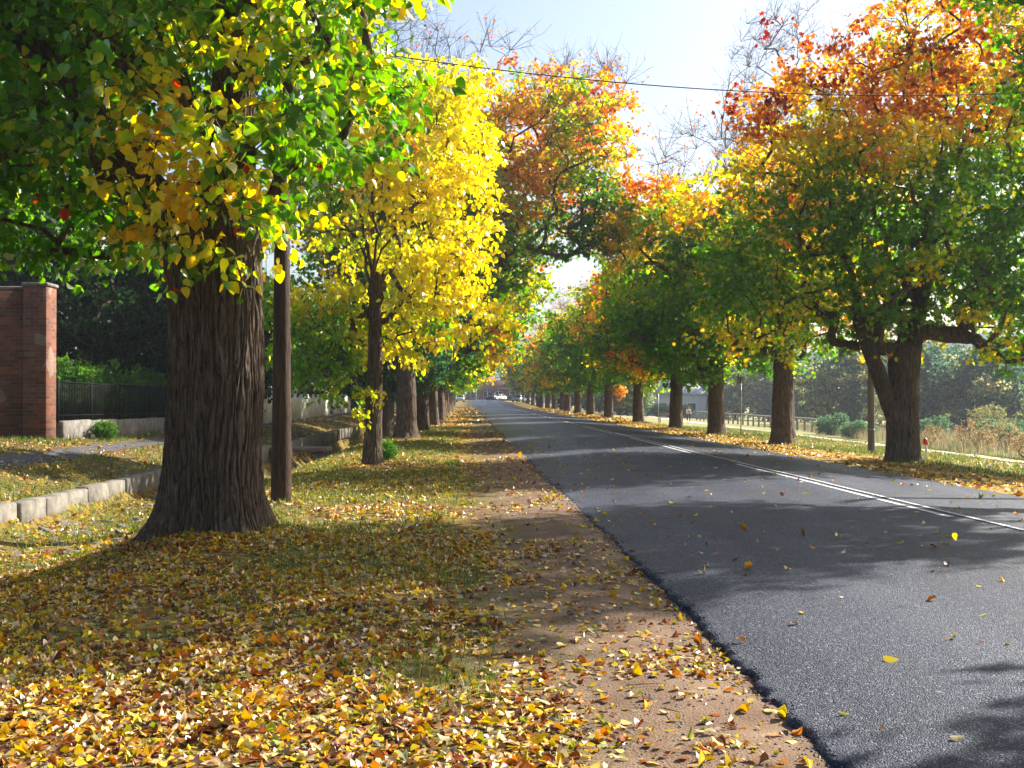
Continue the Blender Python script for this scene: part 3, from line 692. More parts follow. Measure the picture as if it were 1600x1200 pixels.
# ---- bare trees with a few red leaves
def bare_tree(name, seed, h, spread, tr):
    rng = np.random.default_rng(seed); n = 210
    p = rng.normal(size=(n, 3)); p = unit(p)*rng.uniform(.35, 1, (n, 1))**.5; cl = np.array([0, 0, h*.64])+p*np.array([spread, spread, h*.36])
    lt = [np.array([math.cos(a)*spread*.4, math.sin(a)*spread*.4, h*rng.uniform(.55, .8)]) for a in np.arange(6)*1.05]
    ch = skeleton(rng, None, lt, cl, tr*.5, np.array([0, 0, h*.25]), exp=.5, tip=.010, jit2=.02)
    b = MB()
    for pp, r in ch:
        V, Fq = tube_vf(pp, r, 8 if r.max() > .05 else 4); b.add(V, Fq)
    bi = np.repeat(np.arange(n), 7); bs = cl[bi]; d = unit(rng.normal(size=bs.shape)*[.7, .7, .4]+[0, 0, .8]); tp = bs+d*rng.uniform(.6, 1.7, (len(bi), 1))
    V, Fq = twigs(bs, tp, .012); b.add(V, Fq)
    b3 = np.repeat(np.arange(len(bs)), 3); f = rng.uniform(.25, 1, (len(b3), 1)); s3 = bs[b3]*(1-f)+tp[b3]*f; t3_ = s3+unit(d[b3]+rng.normal(size=s3.shape)*.6)*rng.uniform(.3, .8, (len(b3), 1))
    V, Fq = twigs(s3, t3_, .008); b.add(V, Fq)
    root = empty(name, (0, 0, 0))
    link('trunk', trunk_mesh('trunk', tr, h*.27, seed, na=40, nz=40, ridges=18, amp=.02, mat=M['bark_pale']), root)
    b.build('branches', M['bark_pale'], root, smooth=True); return root
b1 = bare_tree('bare_tree', 5, 24.5, 4.2, .38); b1.location = W(17.7, 63)+(float(gz(17.7, 63)),)
tag(b1, 'tall leafless tree showing bare branches above the right row', 'tree')
b2 = bare_tree('bare_tree', 9, 19.0, 4.2, .36); b2.location = W(-.9, 50.5)+(float(gz(-.9, 50.5)),)
b2.location = W(-3.4, 50.5)+(0.0,)
tag(b2, 'tall mostly leafless tree behind the orange crown of the left row', 'tree')

# small orange sapling with a round crown
sp_ = make_tree('orange_sapling', 71, .03, 1.5, [((0, 0, 2.5), (.60, .6, .60)), ((.02, 0, 2.05), (.42, .4, .62))], 60, .2, 18, .13, RHOMB,
    lambda P, ci, cl, rng, rin: jitter(np.tile(np.array((.72, .36, .05)), (len(P), 1)), rng, .35), zmin=1.4, limb_n=4, limb_r=.02, trunk_kw=dict(na=12, nz=12, ridges=5, amp=.002, flare=.3))
sx = 800
us_, vs_ = 13.6, 96
sp_.location = (169/1800*vs_, vs_, float(gz(169/1800*vs_+SL*vs_, vs_))); sp_.scale = (.95, .95, .95)
tag(sp_, 'small sapling with a rounded bright orange crown on a thin stem', 'sapling')

# ---- shrubs and background trees
def make_shrub(name, seed, r, h, n, cr, lpc, ls, stops, amt=1.2):
    return make_tree(name, seed, r*.06, h*.15, [((0, 0, h*.52), (r, r, h*.5))], n, cr, lpc, ls, RHOMB, col_maple(stops, seed, lo=0, hi=h*1.3, w=.25, amt=amt), zmin=.05,
                     limb_n=5, limb_r=r*.05, trunk_kw=dict(na=16, nz=10, ridges=7, amp=.005, flare=.2), twig_n=3, shell=.6, lmat='leaf_matte')
S_DARK = make_shrub('evergreen_tree', 101, 3.6, 8.5, 420, .7, 44, .20, [(0, (.012, .03, .010)), (.6, (.022, .055, .014)), (1, (.05, .10, .02))])
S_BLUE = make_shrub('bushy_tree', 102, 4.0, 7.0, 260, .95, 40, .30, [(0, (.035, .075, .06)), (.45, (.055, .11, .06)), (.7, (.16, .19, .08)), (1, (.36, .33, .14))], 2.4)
S_GORSE = make_shrub('gorse_bush', 103, 1.7, 1.7, 130, .36, 60, .10, [(0, (.05, .11, .05)), (.6, (.10, .18, .09)), (1, (.17, .22, .11))])
S_TWIG = make_shrub('dry_bush', 104, 1.3, 1.9, 90, .38, 26, .08, [(0, (.16, .13, .05)), (.5, (.26, .18, .10)), (1, (.36, .24, .14))])
S_HEDGE = make_shrub('garden_shrub', 105, 1.3, 1.7, 120, .34, 60, .09, [(0, (.03, .08, .015)), (.5, (.06, .15, .02)), (1, (.14, .26, .03))])
S_WILLOW = make_shrub('pale_willow', 106, 2.6, 5.0, 150, .6, 32, .15, [(0, (.14, .18, .06)), (.5, (.2, .2, .08)), (1, (.34, .30, .13))])
used = set()
def shrub(proto, x, y, label, cat, group, s=1.0, sz=None, rz=0.0, zoff=0.0, name=None):
    o = proto
    if proto.name in used: o = copy_tree(proto)
    used.add(proto.name)
    o.location = (x, y, float(gz(x+SL*y, y))-.05+zoff); o.scale = (s, s, sz or s); o.rotation_euler = (0, 0, rz)
    tag(o, label, cat, group); return o
rs = random.Random(8)
# dark evergreens behind the brick wall and iron fence
for (x, y, s, lab) in [(-16.6, 40, 1.0, 'dark evergreen rising behind the red brick wall at the left edge'), (-13.0, 44.5, .95, 'dark evergreen behind the iron fence, between brick wall and big trunk'),
                       (-19.5, 47, 1.25, 'tall dark evergreen furthest behind the brick wall'), (-15.2, 52, 1.1, 'dark evergreen deep in the garden behind the iron fence'), (-12.4, 50.5, .8, 'smaller dark evergreen close behind the big trunk')]:
    shrub(S_DARK, x, y, lab, 'tree', 'dark evergreens of the left garden', s, None, rs.uniform(0, 6))
for (x, y, s, lab) in [(-13.2, 33.5, 1.15, 'lit green shrub spilling over the iron fence beside the brick pillar'), (-13.3, 37, 1.2, 'bright green shrub behind the iron fence near its middle'),
                       (-13.4, 40.8, 1.15, 'green shrub behind the iron fence close to the big trunk')]:
    shrub(S_HEDGE, x, y, lab, 'shrub', 'garden shrubs behind the iron fence', s, s*1.15, rs.uniform(0, 6))
shrub(S_HEDGE, -10.75, 30.4, 'small green weed clump at the foot of the stone plinth', 'shrub', None, .3, .35)
shrub(S_HEDGE, -3.15, 28.3, 'low leafy sucker at the foot of the yellow tree', 'shrub', None, .3, .35)
for q, x in enumerate((18.6, 20.6, 22.6, 24.6)):
    shrub(S_DARK, x, 163, 'low dark hedge in front of the white house behind the right row', 'hedge', 'dark hedge before the white house', .36, .24, q)
# right side bank
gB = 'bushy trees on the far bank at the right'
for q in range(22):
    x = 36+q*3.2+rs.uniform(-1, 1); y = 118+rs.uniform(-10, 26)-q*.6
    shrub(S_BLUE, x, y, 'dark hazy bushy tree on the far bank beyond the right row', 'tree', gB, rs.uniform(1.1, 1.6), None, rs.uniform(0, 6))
for q in range(10):
    x = 33+q*4.4+rs.uniform(-1.5, 1.5); y = 92+rs.uniform(-8, 14)
    shrub(S_WILLOW, x, y, 'pale yellowing bush in front of the dark bank at right', 'bush', 'pale bushes before the far bank', rs.uniform(.5, .85), None, rs.uniform(0, 6))
for q in range(26):
    x = 22+rs.uniform(0, 26); y = 62+rs.uniform(-6, 26)
    if x-SL*0 < 21+.03*y: x += 3
    shrub(S_GORSE, x, y, 'soft green gorse bush in the weedy field at right', 'bush', 'gorse bushes in the right field', rs.uniform(.6, 1.1), None, rs.uniform(0, 6))
for q in range(30):
    x = 20.6+rs.uniform(0, 16); y = 47+rs.uniform(-5, 16)
    shrub(S_TWIG, x, y, 'brown dry bush at the near edge of the weedy field', 'bush', 'dry bushes beside the gravel path', rs.uniform(.5, .95), None, rs.uniform(0, 6))
# left background beyond the picket fence
shrub(S_HEDGE, -13.9, 64.5, 'narrow light green garden tree beyond the picket fence beside the white van', 'shrub', None, 1.1, 2.0)
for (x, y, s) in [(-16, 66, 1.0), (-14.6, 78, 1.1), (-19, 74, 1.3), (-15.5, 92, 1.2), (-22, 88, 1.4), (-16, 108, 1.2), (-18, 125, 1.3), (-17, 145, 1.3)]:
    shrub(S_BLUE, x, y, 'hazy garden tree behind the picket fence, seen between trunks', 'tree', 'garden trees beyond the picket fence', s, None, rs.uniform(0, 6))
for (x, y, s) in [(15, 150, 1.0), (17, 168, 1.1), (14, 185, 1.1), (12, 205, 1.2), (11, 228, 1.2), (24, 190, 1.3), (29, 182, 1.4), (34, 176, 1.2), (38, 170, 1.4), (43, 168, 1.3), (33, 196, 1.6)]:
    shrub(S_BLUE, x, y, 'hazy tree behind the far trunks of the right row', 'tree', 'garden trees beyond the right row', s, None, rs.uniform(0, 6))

# ------------------------------------------------------------------ left boundary: brick wall, iron fence, picket fence
z0 = float(gz(-10, 28))
bw = empty('brick_wall', (-11.2, 28.0, z0)); tag(bw, 'old red brick wall with end pillar and flat coping at the left edge', 'wall')
MB().box(-4.2, .05, 1.62, 7.2, .30, 4.0, bev=.01).build('wall_panel', M['brick'], bw)
MB().box(-.28, .0, 1.68, .56, .62, 4.1, bev=.01).build('pillar', M['brick'], bw)
MB().box(-4.2, .05, 3.67, 7.26, .40, .09, bev=.02).box(-.28, 0, 3.745, .64, .70, .09, bev=.02).build('coping', M['stone'], bw)
fe = empty('iron_fence', (-11.15, 28.4, z0)); tag(fe, 'black iron railing fence on a low concrete plinth beside the brick pillar', 'fence')
pl = MB(); ra = MB(); sp2 = MB()
L = 15.5
def flx(t): return -t*SL-.05          # along the road direction, local x
nseg = 7
for q in range(nseg):
    y0 = q*L/nseg; yc = y0+L/nseg/2; zz = float(gz(-10, 28.4+yc))-z0
    pl.box(flx(yc), yc, zz+.15, .30, L/nseg-.02, .62, rz=math.atan(SL), bev=.03)
pl.build('plinth', M['stone'], fe)
zr = lambda y: float(gz(-10, 28.4+y))-z0+.46
ra.tube([(flx(0), 0, zr(0)+.95), (flx(L), L, zr(L)+.95)], .022, 6).tube([(flx(0), 0, zr(0)+.12), (flx(L), L, zr(L)+.12)], .02, 6)
ra.build('rail', M['iron'], fe)
for q in range(120):
    y = .1+q*(L-.2)/119
    sp2.tube([(flx(y), y, zr(y)-.02), (flx(y), y, zr(y)+.98+.02*(q % 2))], .012, 4)
sp2.build('railing_bars', M['iron'], fe)
for q in range(7):
    y = q*L/6.0; MB().tube([(flx(y)+.0, y, zr(y)-.05), (flx(y), y, zr(y)+1.02)], .035, 6).build('post', M['iron'], fe)
# privacy screen of brush behind the railing (dark)
# picket fence
def fence_run(root, v0, v1, u0, mat):
    n = int((v1-v0)/.155); mb = MB()
    for q in range(n):
        v = v0+q*.155; x, y = W(u0, v); z = float(gz(u0, v)); h = 1.18+.07*math.sin(q*.5)+.02*((q*7) % 3)
        a = math.atan(SL); wd = .060; th = .012
        prof = [(-wd, 0), (wd, 0), (wd, h-.14), (wd*.45, h-.07), (0, h), (-wd*.45, h-.07), (-wd, h-.14)]
        ca, sa = math.sin(a), math.cos(a)
        V = []
        for s in (-th, th):
            for (py, pz) in prof: V.append((x-bx_+s-py*ca, y-by_+py*sa, z+pz-bz_+.04))
        n7 = 7
        mb.add(V, [(k, (k+1) % n7, (k+1) % n7+n7, k+n7) for k in range(n7)])
        mb.f.setdefault(7, []).append(np.array([list(range(6, -1, -1)), list(range(7, 14))])+mb.n-14)
    return mb
bx_, by_ = W(-9.0, 42); bz_ = float(gz(-9.0, 42))
pf = empty('picket_fence', (bx_, by_, bz_)); tag(pf, 'weathered white picket fence with wire gate along the left footpath', 'fence')
fence_run(pf, 38.5, 55.5, -9.0, None).build('picket_panel', M['white_paint'], pf)
fence_run(pf, 57.0, 92, -9.0, None).build('picket_panel', M['white_paint'], pf)
def rel(u, v, z): x, y = W(u, v); return (x-bx_, y-by_, float(gz(u, v))-bz_+z)
for (a, b) in ((38.5, 55.5), (57, 92)):
    for hz in (.35, .95):
        MB().tube([rel(-9.06, a+(b-a)*q/12, hz) for q in range(13)], .03, 4).build('rail', M['white_paint'], pf)
for v in list(np.arange(38.5, 55, 2.4))+[55.6, 56.95]+list(np.arange(59.4, 92, 2.4)):
    x, y, z = rel(-9.03, v, 0); hp = 1.42
    p = MB().box(x, y, z+hp/2, .11, .11, hp, bev=.008); p.build('post', M['wood'] if 55 < v < 57 else M['white_paint'], pf)
    MB().tube([(x, y, z+hp), (x, y, z+hp+.05), (x, y, z+hp+.10), (x, y, z+hp+.15)], [.03, .06, .055, .01], 8).build('post_knob', M['white_paint'] if v < 55 else M['iron'], pf)
gm = MB(); g0 = rel(-9.0, 55.7, .1); g1 = rel(-9.0, 56.85, .1)
for t in np.linspace(0, 1, 9): gm.tube([np.array(g0)*(1-t)+np.array(g1)*t, np.array(g0)*(1-t)+np.array(g1)*t+[0, 0, 1.0]], .012 if 0 < t < 1 else .025, 5)
for t in np.linspace(0, 1, 9): gm.tube([np.array(g0)+[0, 0, t], np.array(g1)+[0, 0, t]], .010 if 0 < t < 1 else .025, 5)
gm.build('wire_gate', M['steel'], pf)

# ------------------------------------------------------------------ kerb stones, ditch stones, drain slab
kb = MB(); rk = random.Random(3); v = 10.0
while v < 62:
    if 36.2 < v < 37.6: v += 1.4; continue
    ln = rk.uniform(.85, 1.05) if v < 34 else rk.uniform(.45, .7)
    u = KU(v+ln/2)+rk.uniform(-.03, .03); x, y = W(u, v+ln/2)
    kb.box(x, y, -.165+rk.uniform(-.03, .02), .24, ln-.012, .46, rz=math.atan(SL)*1-.018+rk.uniform(-.02, .02), bev=.02); v += ln
o = kb.build('kerb', M['kerb'], smooth=False); tag(o, kind='structure')
rngs = np.random.default_rng(14)
def stone_mesh(seed):
    rng = np.random.default_rng(seed); th = np.linspace(0, 2*math.pi, 9)[:-1]; V = []
    base = rng.uniform(.75, 1.1, 8)
    for k, (z, s) in enumerate([(-.5, .9), (.1, 1.0), (.42, .86), (.5, .55)]):
        for q in range(8): V.append((math.cos(th[q])*base[q]*s, math.sin(th[q])*base[q]*s*.7, z+rng.uniform(-.06, .06)))
    mb = MB(); F = [(k*8+q, k*8+(q+1) % 8, k*8+8+(q+1) % 8, k*8+8+q) for k in range(3) for q in range(8)]
    mb.add(V, F); mb.f.setdefault(8, []).append(np.array([list(range(24, 32))])); return mb.mesh('paving_stone', M['stone'])
sm_ = [stone_mesh(s) for s in range(5)]
for q in range(170):
    v = rngs.uniform(11, 34); u = KU(v)+.32+rngs.uniform(0, 1.5)**1.0; x, y = W(u, v); s = rngs.uniform(.05, .19)
    o = link('ditch_stone', sm_[q % 5]); o.location = (x, y, float(gz(u, v))-s*.06); o.scale = (s, s, s*.42)
    o.rotation_euler = (rngs.uniform(-.4, .4), rngs.uniform(-.5, .3), rngs.uniform(0, 6.3))
    tag(o, 'flat grey stone set in the leaf-strewn gutter beside the kerb', 'stone', 'stones lining the gutter')
x, y = W(-5.6, 36.6)
o = MB().box(0, 0, 0, 2.7, 1.15, .13, rz=.02, bev=.02).build('drain_slab', M['wood'], None, loc=(x, y, -.06)); tag(o, 'dark slab bridging the roadside drain beyond the timber pole', 'slab')
hw = MB()
for q in range(2): hw.box((-1 if q == 0 else 1)*1.02+x, y+.1, -.55, .22, 1.1, .85, bev=.02)
o = hw.build('drain_wall', M['stone']); tag(o, kind='structure')

# ------------------------------------------------------------------ poles, signposts, wire
def pole_mesh(mb, h, r0, r1, seed, knots=True):
    n = 60; z = np.linspace(-.4, h, n); th = np.arange(20)*2*math.pi/20
    TH, Z = np.meshgrid(th, z); rad = (r0+(r1-r0)*np.clip(Z/h, 0, 1))*(1+.07*(noise(np.cos(TH)*2+4, np.sin(TH)*2+4, Z*.4, seed)-.5)+.05*(noise(np.cos(TH)*5+4, np.sin(TH)*5+4, Z*.8, seed+2)-.5))
    for (kz, ka) in ((1.35, -.3), (2.35, .2), (.75, .6), (3.1, -.2)) if knots else (): rad = rad+.028*np.exp(-((Z-kz)/.06)**2)*np.exp(-(np.angle(np.exp(1j*(TH-ka)))/.5)**2)
    P = np.stack([rad*np.cos(TH), rad*np.sin(TH), Z], -1).reshape(-1, 3); i = np.arange(n-1)[:, None]*20; q = np.arange(20)[None, :]; q2 = (q+1) % 20
    mb.add(P, np.stack([i+q, i+q2, i+20+q2, i+20+q], -1).reshape(-1, 4)); mb.f.setdefault(20, []).append(np.array([[(n-1)*20+k for k in range(20)]])); return mb
px, py = -3.54, 17.7; pz_ = float(gz(px+SL*py, py))
lp = empty('utility_pole', (px, py, pz_)); tag(lp, 'rough brown timber utility pole beside the big left trunk', 'pole')
pole_mesh(MB(), 7.4, .158, .085, 4).build('pole_shaft', M['pole'], lp, smooth=True)
MB().tube([(0, 0, 7.0), (.18, 0, 7.0)], .02, 6).tube([(.18, 0, 6.98), (.18, 0, 7.03), (.18, 0, 7.08), (.18, 0, 7.14)], [.03, .05, .035, .045], 8).build('insulator', M['stone'], lp)
px2, py2 = 12.1, 39.7
rp = empty('utility_pole', (px2+.3, py2, float(gz(px2+.3+SL*py2, py2)))); rp.location = (12.38, 39.7, float(gz(12.38+SL*39.7, 39.7)))
tag(rp, 'slim grey utility pole left of the forked right trunk', 'pole')
pole_mesh(MB(), 8.5, .125, .09, 8, False).build('pole_shaft', M['greypole'], rp, smooth=True)
MB().tube([(0, 0, .98), (0, 0, 1.0)], .126, 20).build('metal_band', M['steel'], rp)
# overhead wire
A = np.array([px+.18, py, pz_+7.12]); Bp = np.array([14.0, 22.5, 7.9]); n = 40
t = np.linspace(0, 1, n)[:, None]; wp = A*(1-t)+Bp*t; wp[:, 2] -= 1.1*(4*t[:, 0]*(1-t[:, 0]))*.55
o = MB().tube(wp, .009, 6).build('overhead_wire', M['wire']); tag(o, 'thin black wire sagging across the sky over the road', 'wire')
bp = empty('utility_pole', (14.0, 22.5, float(gz(14.0+SL*22.5, 22.5)))); tag(bp, 'timber pole outside the right edge carrying the overhead wire', 'pole')
pole_mesh(MB(), 8.7, .14, .09, 12, False).build('pole_shaft', M['greypole'], bp, smooth=True)
def signpost(x, y, h, w, label):
    e = empty('signpost', (x, y, float(gz(x+SL*y, y)))); tag(e, label, 'sign')
    MB().tube([(0, 0, -.2), (0, 0, h)], .03, 8).build('post', M['steel'], e)
    MB().box(0, .04, h-.18, w, .012, .36, bev=.003).build('sign_plate', M['sign_face'], e)
signpost(10.45, 52.6, 2.75, .36, 'thin metal signpost with small grey plate between right-row trunks')
signpost(10.9+.6, 90.5, 2.3, .30, 'distant thin signpost beside the small bench')
mp_ = empty('marker_post', (12.62, 35.0, float(gz(12.62+SL*35, 35)))); mp_.rotation_euler = (0, R(-5), 0)
tag(mp_, 'short white marker post with red top right of the forked trunk', 'post')
MB().box(0, 0, .30, .06, .05, .7, bev=.008).build('post', M['white_paint'], mp_)
MB().tube([(0, 0, .64), (0, 0, .69), (0, 0, .80), (0, 0, .86)], [.045, .075, .07, .02], 10).build('red_cap', M['red'], mp_)
mq = MB().box(0, 0, .2, .07, .05, .55, bev=.008).build('guide_post', M['white_paint'], None, loc=(9.95, 54.3, float(gz(12.2, 54.3)))); tag(mq, 'tiny white guide post at the foot of the third right-row trunk', 'post')
# bench
be = empty('bench', (12.6, 95, float(gz(12.6+SL*95, 95)))); tag(be, 'low weathered bench on the grass left of the walker', 'bench')
MB().box(0, 0, .45, 1.0, .4, .05, bev=.01).build('seat', M['grey_wood'], be); MB().box(0, .22, .72, 1.0, .04, .25, bev=.01).build('backrest', M['grey_wood'], be)
for sx_ in (-.4, .4):
    MB().box(sx_, 0, .2, .06, .34, .45, bev=.01).build('leg', M['steel'], be)
# post and rail fence on the right
rf = empty('rail_fence', (23.4, 146, float(gz(23.4+SL*146, 146)))); tag(rf, 'grey timber post and rail fence beyond the gravel path', 'fence')
fp = [np.array([23.4+(25.6-23.4)*t, 146+(88-146)*t]) for t in np.linspace(0, 1, 27)]
pts = []
for (x, y) in fp:
    z = float(gz(x+SL*y, y)); pts.append((x-23.4, y-146, z-rf.location[2]+1.12))
    MB().box(x-23.4, y-146, z-rf.location[2]+.52, .16, .16, 1.2, bev=.01).build('post', M['grey_wood'], rf)
MB().tube(np.array(pts), .075, 4).build('rail', M['grey_wood'], rf)

# ------------------------------------------------------------------ vehicles
def car(name, label, x, y, rz, paint, kind='hatch', group=None, cat='car'):
    z = float(gz(x+SL*y, y)); uu = x+SL*y
    if 1.7 < uu < 9.2: z = float(roadz(uu, y))
    e = empty(name, (x, y, z), rz); tag(e, label, cat, group)
    P_ = {'hatch': dict(L=4.1, w=.86, body=[(-2.02, .35), (-2.05, .62), (-1.9, .85), (-1.2, .98), (1.1, 1.0), (1.85, .95), (2.03, .70), (2.03, .35)], roof=[(-1.15, .96), (-.35, 1.42), (.9, 1.46), (1.75, .96)]),
          'van': dict(L=4.8, w=.92, body=[(-2.4, .4), (-2.42, .75), (-2.2, 1.0), (-1.55, 1.12), (2.3, 1.12), (2.4, .9), (2.4, .4)], roof=[(-1.7, 1.1), (-.95, 1.85), (2.1, 1.95), (2.36, 1.1)]),
          'ute': dict(L=5.1, w=.90, body=[(-2.5, .5), (-2.52, .8), (-2.35, 1.05), (-1.2, 1.12), (.5, 1.12), (2.45, 1.1), (2.52, .85), (2.5, .5)], roof=[(-1.15, 1.1), (-.5, 1.72), (.45, 1.74), (.75, 1.1)]),
          'suv': dict(L=4.6, w=.92, body=[(-2.25, .45), (-2.3, .75), (-2.15, 1.0), (-1.2, 1.1), (1.9, 1.1), (2.25, 1.0), (2.28, .75), (2.25, .45)], roof=[(-1.2, 1.08), (-.45, 1.66), (1.7, 1.68), (2.15, 1.08)])}[kind]
    w = P_['w']
    def extr(prof, ws, inset=None):
        n = len(prof); V = []
        layers = [(-ws, .94), (-ws*.93, 1.0), (ws*.93, 1.0), (ws, .94)] if inset is None else [(-ws, 1), (ws, 1)]
        cz = sum(p[1] for p in prof)/n
        for (yy, s) in layers:
            for (a, b) in prof:
                k = 1 if inset is None else (1-inset*(b-prof[0][1])/max(.1, max(q[1] for q in prof)-prof[0][1]))
                V.append((a*(.985 if s < 1 else 1), yy*k, cz+(b-cz)*s))
        m = len(layers); F = [(l*n+q, l*n+(q+1) % n, (l+1)*n+(q+1) % n, (l+1)*n+q) for l in range(m-1) for q in range(n)]
        mb = MB(); mb.add(V, F); mb.f.setdefault(n, []).append(np.array([list(range(n-1, -1, -1)), [(m-1)*n+q for q in range(n)]])); return mb
    extr(P_['body'], w).build('body', paint, e)
    rf_ = P_['roof']; gl = extr([rf_[0]]+rf_[1:3]+[rf_[3]], w*.93, .16); gl.build('window', M['glass'], e)
    (a1, h1), (a2, h2) = rf_[1], rf_[2]
    cab = MB().box((a1+a2)/2, 0, (h1+h2)/2+.012, a2-a1+.12, w*1.6, .05, bev=.02)
    for (fa, fb) in ((rf_[0], rf_[1]), (rf_[3], rf_[2])):
        for s in (-1, 1): cab.tube([(fa[0], s*w*.92, fa[1]), (fb[0], s*w*.79, fb[1])], .04, 5)
    for s in (-1, 1): cab.tube([((a1+a2)/2, s*w*.93, rf_[0][1]), ((a1+a2)/2, s*w*.80, h1)], .035, 5)
    if kind == 'van':
        for s in (-1, 1): cab.box(1.25, s*w*.865, 1.5, 1.7, .06, .72, bev=.01)
    cab.build('roof', paint, e)
    Lh = P_['L']/2
    for sx_ in (-Lh*.62, Lh*.62):
        for s in (-1, 1):
            wh = MB().tube([(sx_, s*(w-.20), .33), (sx_, s*(w+.02), .33)], .33, 18).build('wheel', M['rubber'], e)
            MB().tube([(sx_, s*(w+.005), .33), (sx_, s*(w+.035), .33)], .19, 12).build('rim', M['chrome'], wh)
    for s in (-1, 1):
        MB().box(-Lh+.04, s*w*.72, .78, .12, .30, .14, bev=.03).build('headlight', M['lamp_clear'], e)
        MB().box(Lh-.02, s*w*.8, .85, .08, .16, .22, bev=.02).build('tail_light', M['lamp_red'], e)
    MB().box(-Lh, 0, .42, .14, w*1.7, .16, bev=.04).box(Lh, 0, .42, .14, w*1.7, .16, bev=.04).build('bumper', M['rubber'], e)
    return e
FX = lambda px, y: (px-800)/1800*y
car('parked_van', 'white van parked behind the picket fence between trunk and pole', FX(404, 58), 58, R(95), M['car_white'], 'van', cat='van')
car('car', 'small blue-white car right of the van, behind the timber pole', FX(428, 66), 66, R(85), M['car_silver'], 'hatch')
car('parked_car', 'dark car with pale roof parked on the right verge among distant trunks', FX(877, 185), 185, R(93), M['car_dark'], 'suv')
car('car', 'black car approaching in the middle of the far intersection', FX(768, 262), 262, R(84), M['car_dark'], 'suv', 'cars at the far intersection')
car('car', 'white car beside the black car at the far intersection', FX(779, 270), 270, R(50), M['car_white'], 'hatch', 'cars at the far intersection')
car('pickup', 'dark utility truck crossing the far intersection', FX(796, 274), 274, R(10), M['car_dark'], 'ute', 'cars at the far intersection', cat='truck')
car('parked_car', 'silver hatchback parked at an angle at the far right of the intersection', FX(810, 250), 250, R(70), M['car_silver'], 'hatch', 'cars at the far intersection')
car('parked_van', 'white van partly hidden by trunks at the far end of the right row', FX(825, 240), 240, R(90), M['car_white'], 'van', 'cars at the far intersection', cat='van')
car('parked_car', 'pale car parked at the far end of the left row', FX(719, 236), 236, R(88), M['car_silver'], 'hatch', 'cars at the far intersection')

# ------------------------------------------------------------------ walker
def person(x, y, rz):
    e = empty('person', (x, y, float(gz(x+SL*y, y))), rz); tag(e, 'person walking on the path in a dark vest over white sleeves, dark trousers', 'person')
    def skin_obj(name, verts, edges, radii, mat):
        me = bpy.data.meshes.new(name); me.from_pydata(verts, edges, []); me.materials.append(mat)
        o = link(name, me, e); m = o.modifiers.new('skin', 'SKIN'); me.skin_vertices[0].data
        for k, r in enumerate(radii): me.skin_vertices[0].data[k].radius = (r, r)
        me.skin_vertices[0].data[0].use_root = True
        s = o.modifiers.new('sub', 'SUBSURF'); s.levels = 1; s.render_levels = 1
        return o
    v = [(0,0,.93),(0,0,1.12),(0,0,1.36),(0,0,1.47),(0,-.02,1.56),(0,-.01,1.66),
         (.10,0,.88),(.12,-.10,.50),(.12,.02,.08),(.12,-.12,.04),(-.10,0,.88),(-.11,.06,.50),(-.11,.24,.12),(-.11,.14,.05),
         (.19,0,1.38),(.26,.06,1.12),(.25,-.06,.90),(.25,-.09,.80),(-.19,0,1.38),(-.26,-.04,1.12),(-.24,-.20,.94),(-.24,-.26,.86)]
    ed = [(0,1),(1,2),(2,3),(3,4),(4,5),(0,6),(6,7),(7,8),(8,9),(0,10),(10,11),(11,12),(12,13),(2,14),(14,15),(15,16),(16,17),(2,18),(18,19),(19,20),(20,21)]
    rd = [.14,.13,.15,.055,.085,.09,.09,.06,.042,.035,.09,.06,.042,.035,.06,.045,.032,.025,.06,.045,.032,.025]
    skin_obj('body', v, ed, rd, M['skin'])
    skin_obj('trousers', [v[0],(0,0,.98)]+[v[6],v[7],(.12,.01,.12),v[10],v[11],(-.11,.22,.16)], [(0,1),(0,2),(2,3),(3,4),(0,5),(5,6),(6,7)], [.155,.15,.105,.078,.065,.105,.078,.065], M['dark_cloth'])
    skin_obj('shirt', [v[1],v[2],v[14],v[15],v[16],v[18],v[19],v[20]], [(0,1),(1,2),(2,3),(3,4),(1,5),(5,6),(6,7)], [.145,.165,.075,.06,.045,.075,.06,.045], M['shirt'])
    skin_obj('vest', [(0,.015,.98),(0,.02,1.18),(0,.02,1.37)], [(0,1),(1,2)], [.155,.16,.17], M['dark_cloth'])
    skin_obj('hair', [(0,.03,1.60),(0,.03,1.68),(0,.0,1.72)], [(0,1),(1,2)], [.085,.098,.08], M['hair'])
person(FX(1076, 128), 128, R(10))

